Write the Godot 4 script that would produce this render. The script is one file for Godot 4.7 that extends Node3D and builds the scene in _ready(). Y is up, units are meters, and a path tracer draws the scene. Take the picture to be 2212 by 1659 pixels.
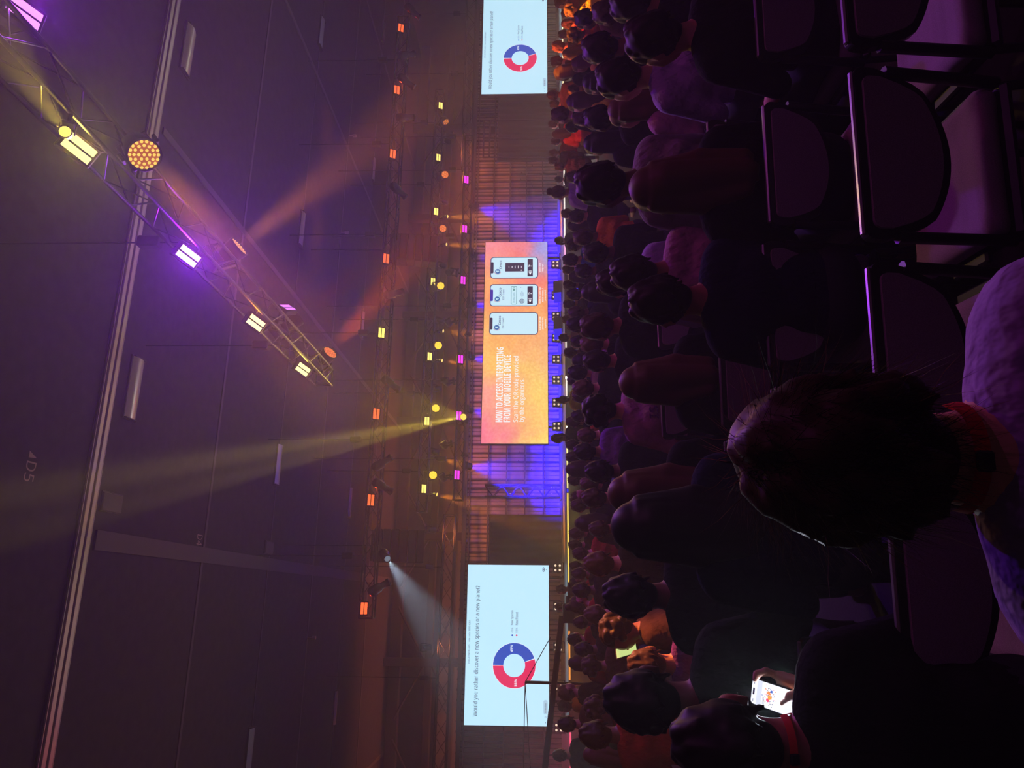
extends Node3D
# A darkened hall during a show: stage with three screens, lighting trusses in haze, seated audience.
# The photograph was taken with the phone upright and is stored lying on its side, so the camera is rolled a quarter turn.

const EYE := Vector3(0.0, 1.58, 0.0)
const CEILING := 9.2
const STAGE := 0.77

var taken := {}
var cache := {}
var rng := RandomNumberGenerator.new()

# ------------------------------------------------------------------ helpers
func numbered(called: String) -> String:
	var n: int = taken.get(called, 0)
	taken[called] = n + 1
	return called if n == 0 else "%s_%03d" % [called, n]

func tag(o: Node, label: String, category: String, group := "", kind := "") -> void:
	o.set_meta("label", label)
	o.set_meta("category", category)
	if group != "": o.set_meta("group", group)
	if kind != "": o.set_meta("kind", kind)

func thing(called: String, where: Vector3, label: String, category: String, group := "", kind := "") -> Node3D:
	var o := Node3D.new()
	o.name = numbered(called)
	add_child(o)
	o.position = where
	tag(o, label, category, group, kind)
	return o

func part(parent: Node3D, called: String, mesh: Mesh, m: Material, where := Transform3D.IDENTITY) -> MeshInstance3D:
	var o := MeshInstance3D.new()
	o.name = called
	o.mesh = mesh
	o.material_override = m
	o.transform = where
	parent.add_child(o, true)
	return o

func structure(called: String, mesh: Mesh, m: Material, where: Vector3, label: String, category: String) -> MeshInstance3D:
	var o := MeshInstance3D.new()
	o.name = numbered(called)
	o.mesh = mesh
	o.material_override = m
	add_child(o)
	o.position = where
	tag(o, label, category, "", "structure")
	return o

func at(x: float, y: float, z: float) -> Transform3D:
	return Transform3D(Basis.IDENTITY, Vector3(x, y, z))

func mat(c: Color, rough := 0.8, metal := 0.0) -> StandardMaterial3D:
	var m := StandardMaterial3D.new()
	m.albedo_color = c
	m.roughness = rough
	m.metallic = metal
	return m

func glow(c: Color, energy := 1.0) -> StandardMaterial3D:
	var m := StandardMaterial3D.new()
	m.albedo_color = Color(0.02, 0.02, 0.02)
	m.roughness = 0.4
	m.emission_enabled = true
	m.emission = c
	m.emission_energy_multiplier = energy
	return m

func noise_map(freq: float, a: Color, b: Color, seed_n: int, size := 256, stretch := 1.0) -> ImageTexture:
	var n := FastNoiseLite.new()
	n.seed = seed_n
	n.frequency = freq
	n.fractal_octaves = 4
	var im := Image.create(size, size, false, Image.FORMAT_RGB8)
	for y in size:
		for x in size:
			# blend across the border so that the tile repeats
			var u := float(x) / size
			var v := n.get_noise_2d(x * stretch, y) * (1.0 - u) + n.get_noise_2d((x - size) * stretch, y) * u
			im.set_pixel(x, y, a.lerp(b, clampf(v * 0.9 + 0.5, 0.0, 1.0)))
	return ImageTexture.create_from_image(im)

func grained(a: Color, b: Color, rough: float, scale: float, seed_n: int, freq := 0.03) -> StandardMaterial3D:
	var m := StandardMaterial3D.new()
	m.albedo_texture = noise_map(freq, a, b, seed_n)
	m.roughness = rough
	m.uv1_triplanar = true
	m.uv1_world_triplanar = true
	m.uv1_scale = Vector3.ONE * scale
	return m

func quad(st: SurfaceTool, a: Vector3, b: Vector3, c: Vector3, d: Vector3) -> void:
	for p in [a, b, c, a, c, d]: st.add_vertex(p)

func chamfer_box(s: Vector3, e := 0.01) -> ArrayMesh:
	var key := "cb%v%f" % [s, e]
	if cache.has(key): return cache[key]
	var st := SurfaceTool.new()
	st.begin(Mesh.PRIMITIVE_TRIANGLES)
	st.set_smooth_group(-1)
	var h := s / 2.0
	var i := h - Vector3.ONE * e
	# six faces, twelve edges, eight corners
	for ax in 3:
		var u := (ax + 1) % 3
		var w := (ax + 2) % 3
		for sg in [-1.0, 1.0]:
			var q := []
			for c in [[-1, -1], [1, -1], [1, 1], [-1, 1]]:
				var p := Vector3.ZERO
				p[ax] = h[ax] * sg; p[u] = i[u] * c[0]; p[w] = i[w] * c[1]
				q.append(p)
			if sg > 0: quad(st, q[3], q[2], q[1], q[0])
			else: quad(st, q[0], q[1], q[2], q[3])
		for su in [-1.0, 1.0]:
			for sw in [-1.0, 1.0]:
				var p1 := Vector3.ZERO
				p1[u] = h[u] * su; p1[w] = i[w] * sw; p1[ax] = -i[ax]
				var p2 := p1
				p2[ax] = i[ax]
				var p4 := Vector3.ZERO
				p4[u] = i[u] * su; p4[w] = h[w] * sw; p4[ax] = -i[ax]
				var p3 := p4
				p3[ax] = i[ax]
				if su * sw > 0: quad(st, p1, p2, p3, p4)
				else: quad(st, p4, p3, p2, p1)
	for sx in [-1.0, 1.0]:
		for sy in [-1.0, 1.0]:
			for sz in [-1.0, 1.0]:
				var a := Vector3(h.x * sx, i.y * sy, i.z * sz)
				var b := Vector3(i.x * sx, h.y * sy, i.z * sz)
				var c := Vector3(i.x * sx, i.y * sy, h.z * sz)
				for p in ([a, c, b] if sx * sy * sz > 0 else [a, b, c]): st.add_vertex(p)
	st.generate_normals()
	cache[key] = st.commit()
	return cache[key]

func rod_mesh(sides := 8) -> CylinderMesh:
	var key := "rod%d" % sides
	if not cache.has(key):
		var c := CylinderMesh.new()
		c.top_radius = 1.0; c.bottom_radius = 1.0; c.height = 1.0
		c.radial_segments = sides; c.rings = 1
		cache[key] = c
	return cache[key]

func along(a: Vector3, b: Vector3, r: float) -> Transform3D:
	var d := b - a
	var y := d.normalized()
	var x := y.cross(Vector3.RIGHT if absf(y.x) < 0.9 else Vector3.UP).normalized()
	return Transform3D(Basis(x * r, d, x.cross(y).normalized() * r), (a + b) / 2.0)

func rod(parent: Node3D, called: String, a: Vector3, b: Vector3, r: float, m: Material, sides := 8) -> MeshInstance3D:
	return part(parent, called, rod_mesh(sides), m, along(a, b, r))

func lathe(profile: Array, seg := 24) -> ArrayMesh:
	# profile of Vector2(radius, height) turned about -Z (height runs along -Z)
	var st := SurfaceTool.new()
	st.begin(Mesh.PRIMITIVE_TRIANGLES)
	for k in profile.size() - 1:
		var p: Vector2 = profile[k]
		var q: Vector2 = profile[k + 1]
		for s in seg:
			var a := TAU * s / seg
			var b := TAU * (s + 1) / seg
			var A := Vector3(cos(a) * p.x, sin(a) * p.x, -p.y)
			var B := Vector3(cos(b) * p.x, sin(b) * p.x, -p.y)
			var Cc := Vector3(cos(b) * q.x, sin(b) * q.x, -q.y)
			var D := Vector3(cos(a) * q.x, sin(a) * q.x, -q.y)
			quad(st, A, B, Cc, D)
	st.set_smooth_group(-1)
	st.generate_normals()
	return st.commit()

func extrude(outline: PackedVector2Array, depth: float) -> ArrayMesh:
	# a flat outline in x,y with its front at z = 0 and its back at z = -depth
	var st := SurfaceTool.new()
	st.begin(Mesh.PRIMITIVE_TRIANGLES)
	st.set_smooth_group(-1)
	var idx := Geometry2D.triangulate_polygon(outline)
	var clock := Geometry2D.is_polygon_clockwise(outline)
	for t in idx.size() / 3:
		var a := outline[idx[t * 3]]
		var b := outline[idx[t * 3 + 1]]
		var c := outline[idx[t * 3 + 2]]
		if (b - a).cross(c - a) > 0.0:
			var s := b
			b = c
			c = s
		for p in [a, b, c]: st.add_vertex(Vector3(p.x, p.y, 0))
		for p in [a, c, b]: st.add_vertex(Vector3(p.x, p.y, -depth))
	for k in outline.size():
		var a := outline[k]
		var b := outline[(k + 1) % outline.size()]
		var q := [Vector3(a.x, a.y, 0), Vector3(b.x, b.y, 0), Vector3(b.x, b.y, -depth), Vector3(a.x, a.y, -depth)]
		if clock: quad(st, q[3], q[2], q[1], q[0])
		else: quad(st, q[0], q[1], q[2], q[3])
	st.generate_normals()
	return st.commit()

func rounded(w: float, h: float, r: float, seg := 6) -> PackedVector2Array:
	var out := PackedVector2Array()
	for c in [[1, 1, 0], [-1, 1, 1], [-1, -1, 2], [1, -1, 3]]:
		for s in seg + 1:
			var a: float = PI / 2 * (float(c[2]) + float(s) / seg)
			out.append(Vector2(c[0] * (w / 2 - r) + cos(a) * r, c[1] * (h / 2 - r) + sin(a) * r))
	return out

func sector(r0: float, r1: float, a0: float, a1: float, seg := 40) -> PackedVector2Array:
	# angles run clockwise from twelve o'clock
	var out := PackedVector2Array()
	for s in seg + 1:
		var a := lerpf(a0, a1, float(s) / seg)
		out.append(Vector2(sin(a), cos(a)) * r1)
	for s in seg + 1:
		var a := lerpf(a1, a0, float(s) / seg)
		out.append(Vector2(sin(a), cos(a)) * r0)
	return out

var fonts := {}
func font(which: String) -> SystemFont:
	if not fonts.has(which):
		var f := SystemFont.new()
		f.font_names = PackedStringArray(["Droid Serif" if which.begins_with("serif") else "Droid Sans"])
		if which.ends_with("bold"): f.font_weight = 700
		fonts[which] = f
	return fonts[which]

func words(parent: Node3D, called: String, text: String, which: String, left: Vector3, width: float, height: float, m: Material) -> MeshInstance3D:
	# a line of print: left end of its middle line, fitted to a width; the height is that of the whole line box
	var t := TextMesh.new()
	t.text = text
	t.font = font(which)
	t.font_size = 48
	t.pixel_size = 0.01
	t.depth = 0.0
	t.curve_step = 1.5
	var b := t.get_aabb()
	var s := Vector3(width / maxf(b.size.x, 0.001), height / maxf(b.size.y, 0.001), 1.0)
	var o := part(parent, called, t, m)
	o.transform = Transform3D(Basis.from_scale(s), left - Vector3(b.position.x * s.x, (b.position.y + b.size.y / 2) * s.y, 0))
	return o

func aim(dir: Vector3, side: Vector3) -> Basis:
	# local -Z along dir, local X as near to side as may be
	var z := -dir.normalized()
	var x := (side - z * side.dot(z)).normalized()
	return Basis(x, z.cross(x).normalized(), z)

func spot(parent: Node3D, where: Vector3, dir: Vector3, c: Color, energy: float, angle: float, size := 0.06, soft := 0.3) -> SpotLight3D:
	var l := SpotLight3D.new()
	l.name = "light"
	l.light_color = c
	l.light_energy = energy
	l.spot_angle = angle
	l.spot_angle_attenuation = soft
	l.spot_range = 80.0
	l.spot_attenuation = 2.0
	l.light_size = size
	l.shadow_enabled = true
	parent.add_child(l, true)
	l.transform = Transform3D(aim(dir, Vector3.RIGHT if absf(dir.normalized().x) < 0.9 else Vector3.BACK), where)
	return l

# a body or garment grown round tapered bones: [from, to, radius, radius]
func field(bones: Array, cell: float, k: float) -> ArrayMesh:
	var lo := Vector3.ONE * 1e9
	var hi := -lo
	for b in bones:
		var r: float = maxf(b[2], b[3]) + 4.5 * k
		lo = lo.min(b[0] - Vector3.ONE * r).min(b[1] - Vector3.ONE * r)
		hi = hi.max(b[0] + Vector3.ONE * r).max(b[1] + Vector3.ONE * r)
	lo -= Vector3.ONE * cell
	hi += Vector3.ONE * cell
	var nx := int((hi.x - lo.x) / cell) + 2
	var ny := int((hi.y - lo.y) / cell) + 2
	var nz := int((hi.z - lo.z) / cell) + 2
	var s := PackedFloat32Array()
	s.resize(nx * ny * nz)
	var reach := 4.2 * k
	for b in bones:
		var a: Vector3 = b[0]
		var d: Vector3 = b[1] - a
		var ra: float = b[2]
		var dr: float = b[3] - ra
		var dd := maxf(d.length_squared(), 1e-9)
		var m := maxf(b[2], b[3]) + reach
		var l0: Vector3 = (a.min(b[1]) - Vector3.ONE * m - lo) / cell
		var h0: Vector3 = (a.max(b[1]) + Vector3.ONE * m - lo) / cell
		for z in range(maxi(int(l0.z), 0), mini(int(h0.z) + 2, nz)):
			for y in range(maxi(int(l0.y), 0), mini(int(h0.y) + 2, ny)):
				var row := (z * ny + y) * nx
				var p := lo + Vector3(0, y, z) * cell - a
				for x in range(maxi(int(l0.x), 0), mini(int(h0.x) + 2, nx)):
					var q := Vector3(p.x + x * cell, p.y, p.z)
					var t := clampf(q.dot(d) / dd, 0.0, 1.0)
					var dist := (q - d * t).length() - ra - dr * t
					if dist < reach: s[row + x] += exp(-dist / k)
	var verts := PackedVector3Array()
	var id := PackedInt32Array()
	id.resize(nx * ny * nz)
	id.fill(-1)
	var deep := exp(cell * 2.0 / k)
	var off := PackedInt32Array([0, 1, nx, nx + 1, nx * ny, nx * ny + 1, nx * ny + nx, nx * ny + nx + 1])
	var edges := PackedInt32Array([0, 1, 2, 3, 4, 5, 6, 7, 0, 2, 1, 3, 4, 6, 5, 7, 0, 4, 1, 5, 2, 6, 3, 7])
	var val := PackedFloat32Array()
	val.resize(8)
	for z in nz - 1:
		for y in ny - 1:
			var row := (z * ny + y) * nx
			for x in nx - 1:
				var v0 := s[row + x]
				if v0 == 0.0 or v0 > deep: continue
				var inside := 0
				for c in 8:
					var v := s[row + x + off[c]]
					val[c] = v
					if v >= 1.0: inside += 1
				if inside == 0 or inside == 8: continue
				for c in 8: val[c] = -k * log(maxf(val[c], 1e-4))
				var sum := Vector3.ZERO
				var n := 0
				for e in 12:
					var i := edges[e * 2]
					var j := edges[e * 2 + 1]
					if (val[i] < 0.0) != (val[j] < 0.0):
						var t := val[i] / (val[i] - val[j])
						var A := Vector3(i & 1, (i >> 1) & 1, i >> 2)
						var B := Vector3(j & 1, (j >> 1) & 1, j >> 2)
						sum += A.lerp(B, t)
						n += 1
				id[row + x] = verts.size()
				verts.append(lo + (Vector3(x, y, z) + sum / n) * cell)
	var ind := PackedInt32Array()
	var normal := PackedVector3Array()
	normal.resize(verts.size())
	var step := [1, nx, nx * ny]
	for z in range(1, nz - 1):
		for y in range(1, ny - 1):
			var row := (z * ny + y) * nx
			for x in range(1, nx - 1):
				var g := row + x
				if id[g] < 0: continue
				var here := s[g] >= 1.0
				for ax in 3:
					var there: bool = s[g + step[ax]] >= 1.0
					if here == there: continue
					var u: int = step[(ax + 1) % 3]
					var w: int = step[(ax + 2) % 3]
					var a := id[g]
					var b := id[g - u]
					var c := id[g - u - w]
					var d := id[g - w]
					if a < 0 or b < 0 or c < 0 or d < 0: continue
					if here: ind.append_array(PackedInt32Array([a, c, b, a, d, c]))
					else: ind.append_array(PackedInt32Array([a, b, c, a, c, d]))
					var fn := (verts[c] - verts[a]).cross(verts[d] - verts[b])
					if not here: fn = -fn
					for q in [a, b, c, d]: normal[q] += fn
	for q in normal.size(): normal[q] = normal[q].normalized()
	# normals must point outwards: test on the topmost vertex
	var top := 0
	for q in verts.size():
		if verts[q].y > verts[top].y: top = q
	if normal.size() and normal[top].y < 0.0:
		for q in normal.size(): normal[q] = -normal[q]
	var arrays := []
	arrays.resize(Mesh.ARRAY_MAX)
	arrays[Mesh.ARRAY_VERTEX] = verts
	arrays[Mesh.ARRAY_NORMAL] = normal
	arrays[Mesh.ARRAY_INDEX] = ind
	var out := ArrayMesh.new()
	out.add_surface_from_arrays(Mesh.PRIMITIVE_TRIANGLES, arrays)
	return out

func merged(meshes: Array) -> ArrayMesh:
	var st := SurfaceTool.new()
	st.begin(Mesh.PRIMITIVE_TRIANGLES)
	for m in meshes: st.append_from(m, 0, Transform3D.IDENTITY)
	return st.commit()

# ------------------------------------------------------------------ rig
var M := {}

func make_materials() -> void:
	M.black = mat(Color(0.06, 0.06, 0.065), 0.55)
	M.truss = mat(Color(0.08, 0.08, 0.09), 0.5, 0.2)
	M.dark_metal = mat(Color(0.10, 0.10, 0.11), 0.4, 0.4)
	M.ceiling = grained(Color(0.20, 0.195, 0.20), Color(0.25, 0.245, 0.25), 0.95, 0.35, 3)
	M.seam = mat(Color(0.36, 0.35, 0.36), 0.7)
	M.alu = mat(Color(0.80, 0.76, 0.74), 0.35, 0.3)
	M.reflector = mat(Color(0.93, 0.93, 0.95), 0.25, 0.2)
	M.wall = grained(Color(0.36, 0.35, 0.35), Color(0.41, 0.40, 0.40), 0.9, 0.2, 5)
	M.side_wall = grained(Color(0.36, 0.35, 0.35), Color(0.41, 0.40, 0.40), 0.9, 0.2, 6)
	M.floor = grained(Color(0.10, 0.09, 0.12), Color(0.16, 0.14, 0.17), 0.95, 2.0, 8, 0.08)
	M.panel = grained(Color(0.55, 0.53, 0.52), Color(0.61, 0.59, 0.58), 0.85, 0.3, 9)
	M.post = mat(Color(0.12, 0.11, 0.13), 0.6)
	M.drape = mat(Color(0.055, 0.055, 0.075), 0.9)
	M.deck = mat(Color(0.10, 0.10, 0.13), 0.35)
	M.steel_beam = mat(Color(0.14, 0.12, 0.13), 0.8)
	M.pale = mat(Color(0.75, 0.75, 0.78), 0.6)
	M.sign = mat(Color(0.75, 0.68, 0.60), 0.7)

func face_quad(w: float, h: float) -> QuadMesh:
	var key := "fq%f %f" % [w, h]
	if not cache.has(key):
		var q := QuadMesh.new()
		q.size = Vector2(w, h)
		cache[key] = q
	return cache[key]

func hexagon(r: float) -> ArrayMesh:
	# a flat six-sided lamp cell facing +Z
	var key := "hex%f" % r
	if not cache.has(key):
		var st := SurfaceTool.new()
		st.begin(Mesh.PRIMITIVE_TRIANGLES)
		for k in [1, 2, 3, 4]:
			for n in [0, k + 1, k]:
				st.set_normal(Vector3(0, 0, 1))
				st.add_vertex(Vector3(cos(n * PI / 3), sin(n * PI / 3), 0) * r)
		cache[key] = st.commit()
	return cache[key]

func make_truss(a: Vector3, b: Vector3, size: float, bay: float, hangs: int, label: String) -> Node3D:
	var o := thing("lighting_truss", a, label, "truss")
	var d := b - a
	var n := d.normalized()
	var side := n.cross(Vector3.UP).normalized() * (size / 2)
	var up := Vector3.UP * (size / 2)
	var corners := [side + up, -side + up, -side - up, side - up]
	for c in corners: rod(o, "chord", c, c + d, 0.025, M.truss, 10)
	var bays := int(round(d.length() / bay))
	for k in bays:
		var p := d * (float(k) / bays)
		var q := d * (float(k + 1) / bays)
		for f in 4:
			var c1: Vector3 = corners[f]
			var c2: Vector3 = corners[(f + 1) % 4]
			if k % 2 == 0: rod(o, "brace", p + c1, q + c2, 0.011, M.truss, 6)
			else: rod(o, "brace", p + c2, q + c1, 0.011, M.truss, 6)
	for e in [Vector3.ZERO, d]:
		for f in 4: rod(o, "end_strut", e + corners[f], e + corners[(f + 1) % 4], 0.02, M.truss, 8)
	for k in hangs:
		var p := d * ((k + 0.5) / hangs) + up
		rod(o, "hoist_chain", p, Vector3(p.x, CEILING - 0.04 - a.y, p.z), 0.012, M.dark_metal, 6)
		part(o, "chain_hoist", chamfer_box(Vector3(0.16, 0.30, 0.16), 0.02), M.black, at(p.x, p.y + 0.45, p.z))
	return o

func strobe(where: Vector3, dir: Vector3, side: Vector3, c: Color, shown: Color, energy: float, label: String, group: String, hang: Vector3) -> void:
	# two bright bars in a black housing, hung by a bracket from a tube at hang
	var o := thing("strobe_light", where, label, "strobe light", group)
	var b := aim(dir, side)
	part(o, "housing", chamfer_box(Vector3(0.36, 0.24, 0.10), 0.012), M.black, Transform3D(b, b * Vector3(0, 0, 0.06)))
	var lit := glow(shown, 1.7)
	for s in [-1, 1]:
		part(o, "lamp_bar", face_quad(0.29, 0.075), lit, Transform3D(b * Basis(Vector3.UP, PI), b * Vector3(0, s * 0.048, 0.006)))
	for s in [-1, 1]:
		rod(o, "bracket", b * Vector3(s * 0.19, 0, 0.07), (hang - where) + b.x * s * 0.06, 0.009, M.dark_metal, 6)
	part(o, "clamp", chamfer_box(Vector3(0.16, 0.08, 0.08), 0.01), M.dark_metal, Transform3D(b.orthonormalized(), hang - where))
	spot(o, b * Vector3(0, 0, -0.03), dir, c, energy, 82.0, 0.08, 1.0)

func moving_head(where: Vector3, dir: Vector3, hang: Vector3, r: float, leds: int, c: Color, shown: Color, plate: Color, energy: float, angle: float, label: String, group: String) -> void:
	# base on the truss, a yoke, and a head that points along dir; where is the middle of the lens
	var o := thing("moving_head_light", where, label, "stage light", group)
	var n := dir.normalized()
	var b := aim(n, Vector3.RIGHT if absf(n.x) < 0.8 else Vector3.BACK)
	var pivot := -n * (r * 1.1)
	var up := (hang - where - pivot).normalized()
	var yoke_side := up.cross(n)
	yoke_side = b.x if yoke_side.length() < 0.1 else yoke_side.normalized()
	var base_at := pivot + up * r * 1.9
	var yb := Basis(yoke_side, up, yoke_side.cross(up).normalized())
	part(o, "base", chamfer_box(Vector3(r * 2.0, r * 0.6, r * 1.7), 0.012), M.black, Transform3D(yb, base_at))
	rod(o, "clamp", base_at, hang - where, 0.022, M.dark_metal, 6)
	for s in [-1, 1]:
		var foot: Vector3 = base_at + yoke_side * s * r * 1.14
		part(o, "yoke_arm", chamfer_box(Vector3(r * 0.22, r * 2.2, r * 0.5), 0.008), M.black, Transform3D(yb, (foot + pivot + yoke_side * s * r * 1.14) / 2))
	var key := "head%f" % r
	if not cache.has(key):
		cache[key] = lathe([Vector2(0.0, -r * 2.1), Vector2(r * 0.55, -r * 2.0), Vector2(r * 0.8, -r * 1.6), Vector2(r * 0.95, -r * 0.6), Vector2(r, -0.04), Vector2(r, 0.012), Vector2(r * 0.93, 0.012), Vector2(r * 0.92, -0.012), Vector2(0.0, -0.014)])
		cache[key + "p"] = lathe([Vector2(r * 0.9, -0.011), Vector2(0.0, -0.010)], 12)
	var head := part(o, "head", cache[key], M.black, Transform3D(b, Vector3.ZERO))
	part(head, "lens_plate", cache[key + "p"], glow(plate, 1.3))
	var lit := glow(shown)
	var rings := [[1, 0.0], [6, 0.30], [12, 0.56], [18, 0.80]] if leds > 20 else ([[1, 0.0], [6, 0.58]] if leds > 1 else [])
	for g in rings:
		for k in g[0]:
			var a: float = TAU * k / g[0]
			part(head, "led", hexagon(r * (0.105 if leds > 20 else 0.17)), lit, Transform3D(Basis(Vector3.UP, PI), Vector3(cos(a), sin(a), 0) * r * g[1] + Vector3(0, 0, 0.006)))
	if energy > 0.0: spot(o, n * 0.03, n, c, energy, angle, r * 0.7, 0.35 if angle < 20.0 else 1.0)

func profile_light(where: Vector3, dir: Vector3, hang: Vector3, c: Color, energy: float, label: String, group: String) -> void:
	var o := thing("profile_spotlight", where, label, "stage light", group)
	var n := dir.normalized()
	var b := aim(n, Vector3.RIGHT)
	if not cache.has("profile"):
		cache["profile"] = lathe([Vector2(0, -0.62), Vector2(0.10, -0.60), Vector2(0.13, -0.52), Vector2(0.13, -0.30), Vector2(0.09, -0.26), Vector2(0.09, -0.06), Vector2(0.105, -0.05), Vector2(0.105, 0.0), Vector2(0.085, 0.0), Vector2(0.08, -0.03), Vector2(0, -0.032)], 20)
		cache["profile_lens"] = lathe([Vector2(0.08, -0.028), Vector2(0.05, -0.018), Vector2(0.0, -0.014)], 20)
	part(o, "barrel", cache["profile"], M.gloss_black, Transform3D(b, Vector3.ZERO))
	part(o, "lens", cache["profile_lens"], glow(c, 0.25) if energy > 0 else M.gloss_black, Transform3D(b, Vector3.ZERO))
	var mid := -n * 0.42
	for s in [-1, 1]: rod(o, "yoke", mid + b.x * s * 0.15, hang - where + b.x * s * 0.04, 0.012, M.dark_metal, 6)
	part(o, "clamp", chamfer_box(Vector3(0.14, 0.08, 0.08), 0.01), M.dark_metal, Transform3D(Basis.IDENTITY, hang - where))
	if energy > 0: spot(o, n * 0.02, n, c, energy, 7.0, 0.05, 0.5)

func speaker_array(top: Vector3, count: int, label: String) -> void:
	var o := thing("line_array_speaker", top, label, "loudspeaker")
	var p := Vector3.ZERO
	var lean := 0.0
	rod(o, "hoist_chain", Vector3.ZERO, Vector3(0, CEILING - 0.04 - top.y, 0), 0.014, M.dark_metal, 6)
	part(o, "fly_bar", chamfer_box(Vector3(0.9, 0.06, 0.5), 0.01), M.dark_metal, at(0, 0.0, 0))
	for k in count:
		lean += deg_to_rad(2.5)
		var b := Basis(Vector3.RIGHT, lean)
		var down := b * Vector3(0, -0.24, 0)
		p += down
		var cab := part(o, "cabinet", chamfer_box(Vector3(0.95, 0.225, 0.50), 0.015), M.black, Transform3D(b, p + Vector3(0, 0.08, 0)))
		part(cab, "grille", chamfer_box(Vector3(0.89, 0.18, 0.02), 0.005), M.dark_metal, at(0, 0, 0.25))

# ------------------------------------------------------------------ screens
func screen_base(called: String, x0: float, x1: float, y0: float, y1: float, z: float, face: Material, label: String) -> Node3D:
	var w := x1 - x0
	var h := y1 - y0
	var o := thing(called, Vector3((x0 + x1) / 2, y0, z), label, "screen")
	part(o, "housing", chamfer_box(Vector3(w + 0.05, h + 0.05, 0.12), 0.012), M.black, at(0, h / 2, -0.065))
	var q := QuadMesh.new()
	q.size = Vector2(w, h)
	part(o, "display", q, face, at(0, h / 2, 0.0))
	for s in [-1, 1]:
		rod(o, "leg", Vector3(s * w * 0.42, STAGE - y0, -0.10), Vector3(s * w * 0.42, 0.1, -0.10), 0.04, M.dark_metal, 8)
		part(o, "foot", chamfer_box(Vector3(0.12, 0.05, 0.6), 0.01), M.dark_metal, at(s * w * 0.42, STAGE - y0 + 0.027, -0.10))
	return o

func screen_light(o: Node3D, w: float, h: float, c: Color, energy: float) -> void:
	var l := AreaLight3D.new()
	l.name = "light"
	l.area_size = Vector2(w, h)
	l.light_color = c
	l.light_energy = energy
	l.area_range = 80.0
	l.area_attenuation = 2.0
	l.shadow_enabled = true
	o.add_child(l, true)
	l.transform = Transform3D(Basis(Vector3.UP, PI), Vector3(0, h / 2, 0.03))

func watercolour() -> Image:
	# the slide's background: pools of pink, yellow, orange and, in one corner, blue paint
	var im := Image.create(512, 154, false, Image.FORMAT_RGB8)
	var n := FastNoiseLite.new()
	n.seed = 21; n.frequency = 0.008; n.fractal_octaves = 5
	var g := FastNoiseLite.new()
	g.seed = 4; g.frequency = 0.11; g.fractal_octaves = 3
	var pools := [[0.0, 0.1, Color(0.96, 0.42, 0.60), 0.16], [0.02, 0.95, Color(0.98, 0.86, 0.42), 0.20], [0.12, 0.6, Color(0.97, 0.70, 0.42), 0.15], [0.2, 0.15, Color(0.97, 0.60, 0.58), 0.16], [0.28, 0.95, Color(0.95, 0.80, 0.40), 0.15], [0.36, 0.35, Color(0.97, 0.78, 0.36), 0.15], [0.42, 0.9, Color(0.96, 0.68, 0.50), 0.14], [0.5, 0.15, Color(0.98, 0.72, 0.40), 0.13], [0.56, 0.8, Color(0.97, 0.66, 0.38), 0.15], [0.66, 0.3, Color(0.96, 0.58, 0.36), 0.14], [0.78, 0.6, Color(0.95, 0.47, 0.45), 0.14], [0.8, 0.05, Color(0.98, 0.68, 0.40), 0.13], [0.93, 0.35, Color(0.96, 0.47, 0.44), 0.10], [0.95, 0.05, Color(0.96, 0.56, 0.62), 0.10], [1.0, 0.55, Color(0.88, 0.50, 0.62), 0.08], [0.99, 0.95, Color(0.58, 0.62, 0.92), 0.11], [0.88, 0.95, Color(0.85, 0.58, 0.62), 0.08]]
	for y in 154:
		for x in 512:
			var u := x / 512.0 + n.get_noise_2d(x, y) * 0.10
			var v := y / 154.0 + n.get_noise_2d(x + 900, y) * 0.35
			var c := Vector3.ZERO
			var w := 0.0
			for p in pools:
				var du: float = (u - p[0]) / p[3]
				var dv: float = (v - p[1]) * 0.30 / p[3]
				var k := exp(-(du * du + dv * dv) * 1.6) + 1e-4
				c += Vector3(p[2].r, p[2].g, p[2].b) * k
				w += k
			var e := g.get_noise_2d(x, y) * 0.06 - absf(n.get_noise_2d(x * 1.7 + 300, y * 1.7)) * 0.06 + 0.02
			c = c / w + Vector3.ONE * e
			im.set_pixel(x, y, Color(clampf(c.x, 0, 1), clampf(c.y, 0, 1), clampf(c.z, 0, 1)))
	im.resize(2048, 616, Image.INTERPOLATE_CUBIC)
	return im


# print on a screen is drawn into its picture: filled outlines and lettering, in pixels from the top left
func fill_triangle(im: Image, a: Vector2, b: Vector2, c: Vector2, col: Color) -> void:
	var lo := a.min(b).min(c)
	var hi := a.max(b).max(c)
	var area := (b - a).cross(c - a)
	if absf(area) < 1e-6: return
	for y in range(maxi(int(lo.y), 0), mini(int(hi.y) + 1, im.get_height() - 1) + 1):
		for x in range(maxi(int(lo.x), 0), mini(int(hi.x) + 1, im.get_width() - 1) + 1):
			var p := Vector2(x + 0.5, y + 0.5)
			var u := (b - a).cross(p - a) / area
			var v := (c - b).cross(p - b) / area
			var w := (a - c).cross(p - c) / area
			if u >= 0.0 and v >= 0.0 and w >= 0.0: im.set_pixel(x, y, col)

func fill(im: Image, outline: PackedVector2Array, at_px: Vector2, col: Color) -> void:
	# the outline has y up; pictures have y down
	var idx := Geometry2D.triangulate_polygon(outline)
	for t in idx.size() / 3:
		var q := []
		for n in 3: q.append(at_px + Vector2(outline[idx[t * 3 + n]].x, -outline[idx[t * 3 + n]].y))
		fill_triangle(im, q[0], q[1], q[2], col)

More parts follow.
